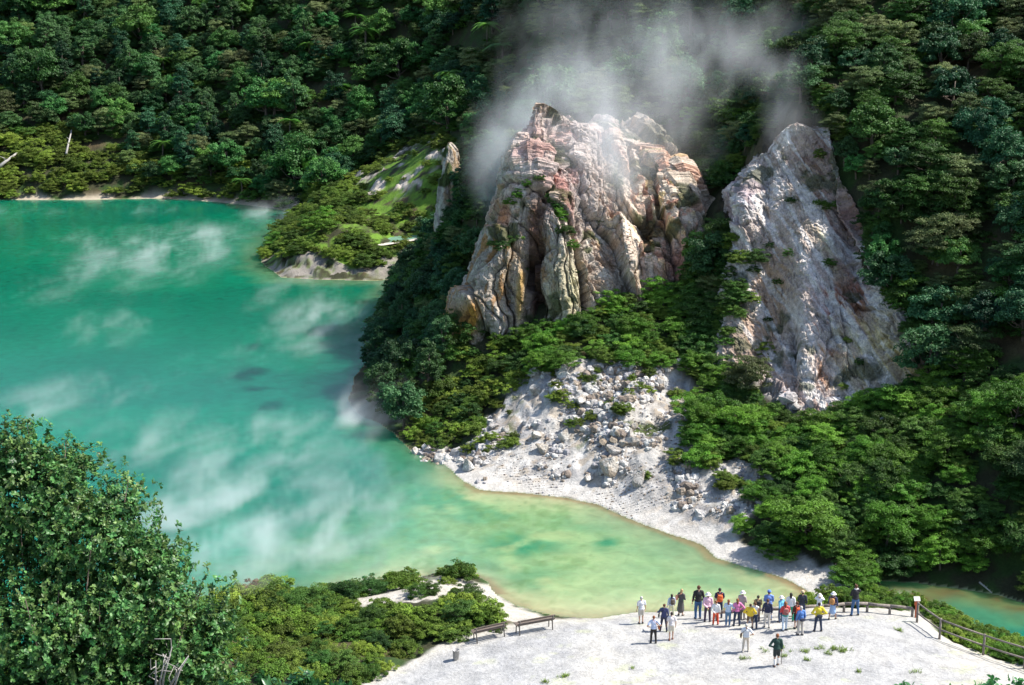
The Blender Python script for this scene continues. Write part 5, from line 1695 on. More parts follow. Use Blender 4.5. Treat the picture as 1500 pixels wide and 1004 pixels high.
log_obj('fallen_log', [(0, 258), (26, 238)], .28, 'bleached fallen log at the far left end of the lake shore', 'log', M_PALEBARK, 1.3)
log_obj('dead_tree', [(98, 240), (106, 205)], .17, 'leaning white dead tree in the scrub above the far left shore', 'tree', M_PALEBARK, 1.4)
log_obj('fallen_branch', [(1288, 628), (1312, 615)], .10, 'grey fallen branch on the slope below the right foot of the scar', 'branch', M_PALEBARK, .5)
log_obj('driftwood', [(1434, 862), (1452, 878)], .05, 'pale stick lying across the bank of the stream pool', 'branch', M_PALEBARK, .3)

# ------------------------------------------------------------------ benches, bin, fence, sign
M_WOOD = plain('weathered_timber', (.13, .10, .08), .8, .35, 12)
M_LOG = plain('grey_round_timber', (.20, .17, .145), .85, .35, 10)
M_IRON = plain('dull_iron', (.16, .145, .13), .55, .25, 20, .3)
M_BIN = plain('galvanised_metal', (.36, .35, .33), .45, .3, 14, .4)
M_BLACK = plain('hollow_shade_and_black_casing', (.012, .012, .012), .9, .1, 10)


def bench(p0, p1, label):
    a = np.array(drop(*p0)); b = np.array(drop(*p1))
    mid_ = (a + b) / 2; d = b - a; Lb = float(np.hypot(d[0], d[1])); ang = math.atan2(d[1], d[0])
    slope = math.atan2(b[2] - a[2], Lb)
    e = bpy.data.objects.new('bench', None); COL.objects.link(e)
    e.location = mid_; e.rotation_euler = (0, -slope, ang)
    tag(e, label, 'bench', 'benches on the viewing flat')
    # local +y points to the lake; the back stands on the camera side
    mb = MB()
    for k in range(3): mb.box((0, -.04 + k * .135, .44), (Lb + .22, .115, .04), None, .008)
    link('seat', mb.mesh('seat', M_WOOD), e)
    mb = MB()
    R1 = np.array([[1, 0, 0], [0, math.cos(.2), -math.sin(.2)], [0, math.sin(.2), math.cos(.2)]])
    for k in range(2): mb.box((0, -.18 - .035 * k, .53 + k * .17), (Lb + .22, .035, .075), R1, .006)
    link('backrest', mb.mesh('backrest', M_WOOD), e)
    for sx in (-1, 1):
        mb = MB(); x = sx * Lb / 2
        mb.tube([(x, .24, -.08), (x, .20, .41)], .028, 8)
        mb.tube([(x, -.20, -.08), (x, -.14, .41), (x, -.19, .56), (x, -.225, .72)], .028, 8)
        mb.box((x, .05, .405), (.05, .42, .03), None, .004)
        link('leg', mb.mesh('leg', M_IRON, True), e)


bench((697, 941), (737, 931), 'slatted timber bench left of the other, above the metal bin')
bench((759, 930), (807, 921), 'slatted timber bench on the right, closer to the group of people')

x, y, z = drop(668, 967)
e = bpy.data.objects.new('rubbish_bin', None); COL.objects.link(e); e.location = (x, y, z)
tag(e, 'small round metal rubbish bin standing alone on the white ground below the benches', 'bin')
mb = MB()
def lathe(mb, prof, seg=20):
    V = [(r * math.cos(2 * PI * k / seg), r * math.sin(2 * PI * k / seg), zz) for r, zz in prof for k in range(seg)]
    Q = [(i * seg + k, i * seg + (k + 1) % seg, (i + 1) * seg + (k + 1) % seg, (i + 1) * seg + k) for i in range(len(prof) - 1) for k in range(seg)]
    mb.add(V, Q)
lathe(mb, [(.001, -.03), (.12, -.03), (.125, .0), (.145, .42), (.155, .425), (.155, .445), (.138, .445), (.125, .06), (.001, .06)])
link('body', mb.mesh('body', M_BIN, True), e)
mb = MB(); lathe(mb, [(.001, .33), (.128, .33), (.126, .30), (.001, .30)])  # black disc that stands for the shade inside the opening
link('hollow_shade', mb.mesh('hollow_shade', M_BLACK, True), e)

# two-rail fence at the right
FN = [(1343, 912), (1376, 937), (1440, 960), (1500, 980), (1565, 1003)]
posts = [np.array(drop(px, py, 46)) for px, py in FN]
e = bpy.data.objects.new('rail_fence', None); COL.objects.link(e); e.location = posts[0]
tag(e, 'two rail timber fence running down the right edge of the viewing flat', 'fence')
o0 = posts[0]
for k, p in enumerate(posts):
    mb = MB(); mb.tube([p - o0 + np.array([0, 0, -.3]), p - o0 + np.array([0, 0, .98])], [.052, .048], 10)
    link('post', mb.mesh('post', M_LOG, True), e)
for k in range(len(posts) - 1):
    for hz in (.92, .45):
        mb = MB(); a = posts[k] - o0 + np.array([0, 0, hz]); b = posts[k + 1] - o0 + np.array([0, 0, hz])
        mb.tube([a, (a + b) / 2 + np.array([0, 0, -.015]), b], [.04, .038, .04], 10)
        link('rail', mb.mesh('rail', M_LOG, True), e)

# low log barrier along the lake edge behind the visitors
LB = [(1336, 904), (1303, 900), (1270, 897), (1236, 897), (1205, 900), (1165, 903), (1125, 905), (1085, 908), (1050, 909)]
bps = [np.array(drop(px, py, 46)) for px, py in LB]
e = bpy.data.objects.new('log_barrier', None); COL.objects.link(e); e.location = bps[0]
tag(e, 'low log rail on short posts along the lake edge behind the people', 'barrier')
for k, p in enumerate(bps):
    mb = MB(); mb.tube([p - bps[0] + np.array([0, 0, -.2]), p - bps[0] + np.array([0, 0, .36])], .06, 9)
    link('post', mb.mesh('post', M_LOG, True), e)
for k in range(len(bps) - 1):
    a = bps[k] - bps[0] + np.array([0, 0, .40]); b = bps[k + 1] - bps[0] + np.array([0, 0, .40])
    mb = MB(); mb.tube([a, (a + b) / 2 + np.array([0, 0, .02 * (-1) ** k]), b], [.075, .07, .075], 10)
    link('rail', mb.mesh('rail', M_LOG, True), e)

# small tilted notice on its post at the corner of the fence
p = np.array(drop(1341, 905, 46))
e = bpy.data.objects.new('notice_board', None); COL.objects.link(e); e.location = p
tag(e, 'small white and orange notice on a post where the fence meets the log rail', 'sign')
M_WHITE = plain('white_enamel', (.70, .66, .62), .4, .05, 5)
M_ORANGE = plain('orange_enamel', (.55, .12, .045), .5, .1, 5)
mb = MB(); mb.box((0, 0, .35), (.08, .08, 1.1), None, .01); link('post', mb.mesh('post', M_ORANGE), e)
Rt = np.array([[1, 0, 0], [0, math.cos(-.6), -math.sin(-.6)], [0, math.sin(-.6), math.cos(-.6)]])
Rt = np.array([[1, 0, 0], [0, math.cos(.75), -math.sin(.75)], [0, math.sin(.75), math.cos(.75)]])
mb = MB(); mb.box((0, -.03, .93), (.28, .22, .02), Rt, .004); link('panel', mb.mesh('panel', M_WHITE), e)
mb = MB(); mb.box((0, -.06, .72), (.22, .02, .2), None, .004); link('plate', mb.mesh('plate', M_ORANGE), e)

# grass tufts growing in the cracks of the white flat
M_GRASS = leaf_mat('grass_tufts', (.10, .17, .02), (.14, .20, .03), .3, .6)
V = []; tn = []
TUF = [(1222, 952, 8, 9), (1238, 954, 8, 10), (1213, 958, 5, 5), (1318, 925, 5, 6), (1150, 962, 5, 5), (1175, 955, 12, 8), (1185, 968, 4, 4), (1260, 985, 4, 4), (828, 992, 6, 8), (690, 953, 2, 0), (1090, 968, 10, 5), (1130, 955, 20, 5), (800, 1000, 5, 5), (925, 980, 3, 2), (1205, 950, 14, 6), (1345, 985, 8, 4)]
for px, py, w_, nn in TUF:
    for _ in range(nn):
        x, y, z = drop(px + rb.normal() * w_ * .6, py + rb.normal() * w_ * .15, 46)
        for _b in range(14):
            az = rb.uniform(0, 6.28); l = rb.uniform(.05, .16); ox, oy = rb.normal(size=2) * .05
            d = np.array([math.cos(az), math.sin(az), 0]); sdn = np.array([-d[1], d[0], 0]) * .008
            b0 = np.array([x + ox, y + oy, z - .01]); m1 = b0 + d * l * .35 + np.array([0, 0, l * .7]); t1_ = b0 + d * l * .9 + np.array([0, 0, l * .9])
            V += [b0 - sdn, b0 + sdn, m1 + sdn, m1 - sdn, m1 - sdn, m1 + sdn, t1_ + sdn * .2, t1_ - sdn * .2]; tn += [rb.random()] * 8
me = mesh_np('grass', np.array(V), np.arange(len(V)).reshape(-1, 4), None, M_GRASS)
t_ = np.array(tn); vcol(me, 'leaf', np.stack([t_, t_, t_], 1))
tag(link('grass', me), 'small grass tufts in the cracks of the white flat', 'grass', kind='stuff')

# ------------------------------------------------------------------ people
PM = {}


def cloth(col):
    k = tuple(round(c, 3) for c in col)
    if k not in PM: PM[k] = plain('fabric_%d' % len(PM), col, .85, .12, 25)
    return PM[k]


SKIN = plain('skin', (.52, .31, .21), .6, .08, 20)
SKIN_T = plain('tanned_skin', (.40, .22, .14), .6, .08, 20)
EYE = plain('eye', (.03, .025, .02), .3, .05, 20)
LIP = plain('lip', (.38, .15, .13), .5, .05, 20)


def fused(name, parts, vox, mat, extra=None):
    """tapered limbs and balls fused into one continuous skin"""
    mb = MB()
    for q in parts:
        if q[0] == 'b': mb.ball(q[1], q[2], 14, 10)
        else:
            a, b, r0, r1 = np.array(q[1], float), np.array(q[2], float), q[3], q[4]
            mb.tube([a, a * .66 + b * .34, a * .33 + b * .67, b], [r0, r0 * .67 + r1 * .33, r0 * .33 + r1 * .67, r1], 12)
            mb.ball(a, r0, 12, 8); mb.ball(b, r1, 12, 8)
    me = mb.mesh(name + '_tmp', mat, True)
    ob = bpy.data.objects.new('tmp', me); COL.objects.link(ob)
    md = ob.modifiers.new('r', 'REMESH'); md.mode = 'VOXEL'; md.voxel_size = vox; md.use_smooth_shade = True
    ms = ob.modifiers.new('s', 'SMOOTH'); ms.factor = .5; ms.iterations = 3
    dg = bpy.context.evaluated_depsgraph_get()
    ev = ob.evaluated_get(dg)
    res = bpy.data.meshes.new_from_object(ev)
    res.name = name
    bpy.data.objects.remove(ob)
    if extra is not None:
        n0 = len(res.vertices)
        V0 = np.empty(n0 * 3, np.float32); res.vertices.foreach_get('co', V0); V0 = V0.reshape(-1, 3)
        nf = len(res.polygons); lv = np.empty(len(res.loops), np.int32); res.loops.foreach_get('vertex_index', lv)
        mm = MB(); mm.add(V0, lv.reshape(-1, 4) if len(lv) == nf * 4 else None)
        if len(lv) != nf * 4: return res
        counts = [nf]
        for xm, xmat in extra:
            q0 = sum(len(q) for q in mm.Q)
            mm.add(np.concatenate(xm.V), np.concatenate(xm.Q), np.concatenate(xm.T))
        res2 = mm.mesh(name, mat, True)
        res2.materials.append(EYE); res2.materials.append(LIP)
        # material of the small face pieces
        mi = np.zeros(len(res2.polygons), np.int32)
        q_at, t_at = nf, sum(len(q) for q in mm.Q)
        for xm, xi in extra:
            nq = sum(len(q) for q in xm.Q); ntt = sum(len(q) for q in xm.T)
            mi[q_at:q_at + nq] = xi; mi[t_at:t_at + ntt] = xi
            q_at += nq; t_at += ntt
        res2.polygons.foreach_set('material_index', mi)
        return res2
    return res


def hand(mb, wrist, d, side, up, s):
    """palm, four unequal bent fingers and a thumb off the side"""
    d = d / np.linalg.norm(d); side = side - d * side.dot(d); side /= np.linalg.norm(side) + 1e-9
    nrm = np.cross(side, d)
    c = wrist + d * .05 * s
    R3 = np.stack([side * .042 * s, nrm * .016 * s, d * .055 * s], 1)
    b = MB(); b.ball((0, 0, 0), 1, 10, 8)
    mb.add(np.concatenate(b.V) @ R3.T + c, np.concatenate(b.Q), np.concatenate(b.T))
    for k, (off, L_) in enumerate(((-.030, .062), (-.010, .075), (.010, .072), (.028, .058))):
        p0 = c + side * off * s + d * .035 * s
        p1 = p0 + (d * .9 + nrm * .25) * L_ * .45 * s; p2 = p1 + (d * .7 + nrm * .65) * L_ * .33 * s; p3 = p2 + (d * .4 + nrm * .85) * L_ * .26 * s
        mb.tube([p0, p1, p2, p3], np.array([.0095, .009, .008, .006]) * s, 6)
    p0 = c - side * .034 * s - d * .012 * s
    mb.tube([p0, p0 + (-side * .6 + d * .75 + nrm * .3) * .032 * s, p0 + (-side * .55 + d * 1.5 + nrm * .6) * .036 * s], np.array([.012, .011, .008]) * s, 6)


V3 = lambda *a: np.array(a, float)


def person(px, py, hpx, label, o):
    x, y, z = drop(px, py, 46)
    dist = math.hypot(y, H - z)
    h = hpx / F * dist / (y / dist) / 1.0
    h = min(max(h, 1.15), 1.86)
    s = h / 1.72
    face = o.get('face', 0.0)      # 0 looks at the lake (+y), positive turns to the left
    root = bpy.data.objects.new('person', None); COL.objects.link(root)
    root.location = (x, y, z); root.rotation_euler = (0, 0, face)
    tag(root, label, 'person', 'visitors on the white viewing flat')
    fat = o.get('fat', 1.0)
    st = o.get('stance', .10) ; step = o.get('step', 0.0)
    lean = o.get('lean', 0.0)
    hipz, shz, nkz, hdz = .90, 1.40, 1.47, 1.60
    # joints; local +y is the facing direction, x to the right
    J = {}
    for sd, nm in ((-1, 'L'), (1, 'R')):
        J['hip' + nm] = V3(sd * .088, 0, hipz)
        J['knee' + nm] = V3(sd * (.09 + st * .3), .03 + step * sd * .12, .48)
        J['ank' + nm] = V3(sd * (.075 + st * .6), -.02 + step * sd * .22, .075)
        J['sh' + nm] = V3(sd * .185 * fat ** .5, lean * .5 - .01, shz)
        pose = o.get('arm' + nm, o.get('arms', 'down'))
        if pose == 'down': el, wr = V3(sd * .25, lean * .3 - .02, 1.12), V3(sd * .255, .07, .87)
        elif pose == 'hips': el, wr = V3(sd * .40, -.10, 1.14), V3(sd * .185, .05, 1.00)
        elif pose == 'front': el, wr = V3(sd * .24, .05, 1.12), V3(sd * .07, .26, 1.12)
        elif pose == 'camera': el, wr = V3(sd * .27, .22, 1.27), V3(sd * .06, .20, 1.56)
        elif pose == 'behind': el, wr = V3(sd * .27, -.13, 1.12), V3(sd * .05, -.20, .93)
        elif pose == 'out': el, wr = V3(sd * .33, .10, 1.14), V3(sd * .42, .30, 1.05)
        J['el' + nm], J['wr' + nm] = el, wr
    J['head'] = V3(0, lean + .02, hdz); J['neck'] = V3(0, lean * .8 - .01, nkz)
    S = lambda p: np.asarray(p) * s
    skin = o.get('skin', SKIN)
    # --- body
    B_ = [('b', S(J['head'] + V3(0, -.005, .015)), S(V3(.074, .092, .105))), ('b', S(J['head'] + V3(0, .03, -.05)), S(V3(.056, .062, .065))),
          ('b', S(J['head'] + V3(0, .098, -.012)), S(V3(.015, .022, .024))),
          ('b', S(J['head'] + V3(-.077, -.005, -.005)), S(V3(.013, .022, .032))), ('b', S(J['head'] + V3(.077, -.005, -.005)), S(V3(.013, .022, .032))),
          ('c', S(J['neck'] + V3(0, 0, -.06)), S(J['head'] + V3(0, -.02, -.06)), .056 * s, .052 * s),
          ('b', S(V3(0, lean * .5, 1.27)), S(V3(.165 * fat, .105 * fat, .17))), ('b', S(V3(0, lean * .2, 1.05)), S(V3(.145 * fat, .10 * fat, .17))), ('b', S(V3(0, -.01, .93)), S(V3(.165 * fat, .115 * fat, .13)))]
    extra = MB()
    for nm, sd in (('L', -1), ('R', 1)):
        B_ += [('c', S(J['sh' + nm]), S(J['el' + nm]), .05 * s, .040 * s), ('c', S(J['el' + nm]), S(J['wr' + nm]), .040 * s, .027 * s),
               ('c', S(J['hip' + nm]), S(J['knee' + nm]), .083 * s, .056 * s), ('c', S(J['knee' + nm]), S(J['ank' + nm]), .054 * s, .036 * s),
               ('c', S(J['ank' + nm]), S(J['ank' + nm] + V3(sd * .02, .13, -.04)), .038 * s, .03 * s)]
        hand(extra, S(J['wr' + nm]), J['wr' + nm] - J['el' + nm], V3(0, 1, .01) if abs((J['wr' + nm] - J['el' + nm])[1]) < .2 else V3(sd * -1, 0, .3), None, s)
    eyes = MB()
    for sd in (-1, 1): eyes.ball(S(J['head'] + V3(sd * .030, .083, .012)), .011 * s, 8, 6)
    mouth = MB(); mouth.ball(S(J['head'] + V3(0, .086, -.058)), S(V3(.024, .008, .007)), 10, 6)
    body = fused('person', B_, .020 * s, skin, [(extra, 0), (eyes, 1), (mouth, 2)])
    link('body', body, root)
    # --- trousers, shorts or skirt
    bc = o['bottom']; g = 1.14; length = o.get('leg', 'long')
    T_ = [('b', S(V3(0, -.01, .93)), S(V3(.180 * fat, .128 * fat, .135)))]
    for nm in 'LR':
        if length == 'long':
            T_ += [('c', S(J['hip' + nm]), S(J['knee' + nm]), .100 * s, .072 * s), ('c', S(J['knee' + nm]), S(J['ank' + nm] + V3(0, 0, .01)), .072 * s, .058 * s)]
        elif length == 'short':
            k_ = J['hip' + nm] * .25 + J['knee' + nm] * .75
            T_ += [('c', S(J['hip' + nm]), S(k_), .104 * s, .092 * s)]
    if length == 'skirt': T_ += [('c', S(V3(0, -.01, .85)), S(V3(0, 0, .52)), .165 * s, .205 * s)]
    if length == 'coat': T_ += [('c', S(V3(0, -.01, .85)), S(V3(0, -.02, .42)), .18 * s, .23 * s)]
    link('skirt' if length in ('skirt', 'coat') else ('shorts' if length == 'short' else 'trousers'), fused('trousers', T_, .020 * s, cloth(bc)), root)
    # --- top
    tc_ = o['top']; fl = o.get('loose', 1.0)
    T_ = [('b', S(V3(0, lean * .5, 1.28)), S(V3(.180 * fat * fl, .120 * fat * fl, .172))), ('b', S(V3(0, lean * .2, 1.07)), S(V3(.168 * fat * fl, .122 * fat * fl, .19))),
          ('b', S(V3(0, -.01, .97)), S(V3(.186 * fat * fl, .134 * fat * fl, .12)))]
    for nm, sd in (('L', -1), ('R', 1)):
        sl_ = o.get('sleeve', 'long')
        T_ += [('c', S(V3(sd * .06, lean * .6, 1.44)), S(J['sh' + nm]), .07 * s, .066 * s)]
        if sl_ == 'none': continue
        if sl_ == 'short': T_ += [('c', S(J['sh' + nm]), S(J['sh' + nm] * .35 + J['el' + nm] * .65), .068 * s, .066 * s * fl)]
        else: T_ += [('c', S(J['sh' + nm]), S(J['el' + nm]), .068 * s * fl, .058 * s * fl), ('c', S(J['el' + nm]), S(J['el' + nm] * .12 + J['wr' + nm] * .88), .056 * s * fl, .044 * s * fl)]
    link('jacket' if o.get('sleeve', 'long') == 'long' else 'shirt', fused('top', T_, .020 * s, cloth(tc_)), root)
    if 'hem' in o: link('shirt_hem', fused('hem', [('b', S(V3(0, -.01, .95)), S(V3(.196 * fat, .145 * fat, .13)))], .022 * s, cloth(o['hem'])), root)
    if 'collar' in o: link('collar', fused('collar', [('c', S(V3(-.06, lean * .8, 1.465)), S(V3(.06, lean * .8, 1.465)), .068 * s, .068 * s)], .018 * s, cloth(o['collar'])), root)
    # --- shoes and socks
    for nm, sd in (('L', -1), ('R', 1)):
        a = J['ank' + nm]
        link('shoe', fused('shoe', [('c', S(a + V3(0, -.035, -.030)), S(a + V3(sd * .02, .145, -.040)), .048 * s, .040 * s), ('b', S(a + V3(0, -.01, 0)), S(V3(.05, .055, .04)))], .016 * s, cloth(o.get('shoes', (.03, .028, .026)))), root)
        if 'socks' in o: link('sock', fused('sock', [('c', S(a + V3(0, 0, .03)), S(a * .30 + J['knee' + nm] * .70), .046 * s, .062 * s)], .016 * s, cloth(o['socks'])), root)
    # --- hair and hats
    hc = o.get('hair', (.06, .035, .02)); hp = J['head']
    H_ = [('b', S(hp + V3(0, -.025, .035)), S(V3(.088, .096, .100)))]
    if o.get('hlong'): H_ += [('c', S(hp + V3(0, -.055, -.02)), S(hp + V3(0, -.075, -.16)), .078 * s, .062 * s)]
    link('hair', fused('hair', H_, .016 * s, cloth(hc)), root)
    if 'hat' in o:
        mb = MB()
        V = []
        prof = [(.001, .135), (.06, .128), (.098, .095), (.108, .045), (.112, .03)]
        if o.get('brim', True): prof += [(.155, .010), (.175, -.005), (.172, -.012), (.105, .02)]
        mb2 = MB(); lathe(mb2, [(r_ * s, z_ * s) for r_, z_ in prof], 18)
        Vv = np.concatenate(mb2.V) + S(hp + V3(0, -.01, .025))
        mb.add(Vv, np.concatenate(mb2.Q))
        if not o.get('brim', True): mb.box(S(hp + V3(0, .14, .055)), S(V3(.13, .11, .012)), None, .004)
        link('hat', mb.mesh('hat', cloth(o['hat']), True), root)
    # --- things carried
    M4 = Matrix.Translation((x, y, z)) @ Matrix.Rotation(face, 4, 'Z')
    if 'bag' in o:
        kind, bcol, blab = o['bag']
        if kind == 'back': c0, sz = V3(0, lean * .4 - .205, 1.22), V3(.30, .15, .40)
        elif kind == 'hipL': c0, sz = V3(-.30, .0, .98), V3(.09, .24, .22)
        elif kind == 'hipR': c0, sz = V3(.30, -.02, .98), V3(.09, .24, .22)
        elif kind == 'side': c0, sz = V3(-.25, -.10, 1.16), V3(.16, .20, .34)
        elif kind == 'waist': c0, sz = V3(0, -.21, 1.0), V3(.34, .11, .18)
        mb = MB()
        b0 = MB(); b0.ball((0, 0, 0), 1, 16, 12)
        Vb = np.concatenate(b0.V); Vb = np.sign(Vb) * np.abs(Vb) ** .6
        mb.add(Vb * sz * s / 2, np.concatenate(b0.Q), np.concatenate(b0.T))
        be = bpy.data.objects.new('backpack' if kind in ('back', 'side') else 'shoulder_bag', None); COL.objects.link(be)
        be.matrix_world = M4 @ Matrix.Translation(Vector(S(c0)))
        tag(be, blab, 'backpack' if kind in ('back', 'side') else 'bag')
        link('body', mb.mesh('body', cloth(bcol), True), be)
        mp_ = MB(); mp_.ball(S(V3(0, -sz[1] * .46 if kind in ('back', 'waist') else 0, -sz[2] * .16)), S(V3(sz[0] * .36, sz[1] * .22 if kind in ('back', 'waist') else sz[1] * .52, sz[2] * .26)), 12, 8)
        link('pocket', mp_.mesh('pocket', cloth(tuple(c * .8 for c in bcol)), True), be)
        st_ = MB()
        if kind == 'back':
            for sd in (-1, 1):
                st_.tube([S(V3(sd * .10, .06, .16)), S(V3(sd * .12, .12, .25)), S(V3(sd * .12, .27, .20)), S(V3(sd * .125, .345, .06)), S(V3(sd * .16, .30, -.12)), S(V3(sd * .15, .08, -.15))], .018 * s, 6)
        else:
            sx = -1 if c0[0] < 0 else 1
            st_.tube([S(V3(0, -.06, sz[2] * .45)), S(V3(-c0[0] - sx * .02, -.13, 1.46 - c0[2]) if kind != 'waist' else V3(.18, .1, .05)), S(V3(-c0[0] - sx * .09, .02, 1.50 - c0[2]) if kind != 'waist' else V3(.2, .2, .05)), S(V3(-c0[0] * .6, .16, .36) if kind != 'waist' else V3(.12, .33, .05)), S(V3(0, .08, sz[2] * .40))], .013 * s, 6)
        link('strap', st_.mesh('strap', cloth(tuple(c * .6 for c in bcol)), True), be)
    if o.get('cam'):
        mb = MB(); mb.box((0, 0, 0), S(V3(.13, .05, .085)), None, .01 * s)
        ce = bpy.data.objects.new('camera_body', None); ce.name = 'photo_camera'; COL.objects.link(ce)
        ce.matrix_world = M4 @ Matrix.Translation(Vector(S(V3(0, .185, 1.605))))
        tag(ce, o['cam'], 'camera')
        link('casing', mb.mesh('casing', M_BLACK), ce)
        mb = MB(); mb.tube([S(V3(0, .02, 0)), S(V3(0, .09, 0))], .035 * s, 12); link('lens', mb.mesh('lens', M_BLACK, True), ce)
    if o.get('stick'):
        mb = MB(); w0 = S(J['wrR'] + V3(.0, .06, -.07)); mb.tube([w0 + V3(0, 0, .06), w0 * V3(1.12, 1, 0) + V3(0, .05, .0)], .013, 8)
        mb.tube([w0 + V3(-.05, 0, .06), w0 + V3(.05, 0, .06)], .016, 8)
        so_ = link('walking_stick', mb.mesh('walking_stick', M_WOOD, True)); so_.matrix_world = M4
        tag(so_, o['stick'], 'stick')


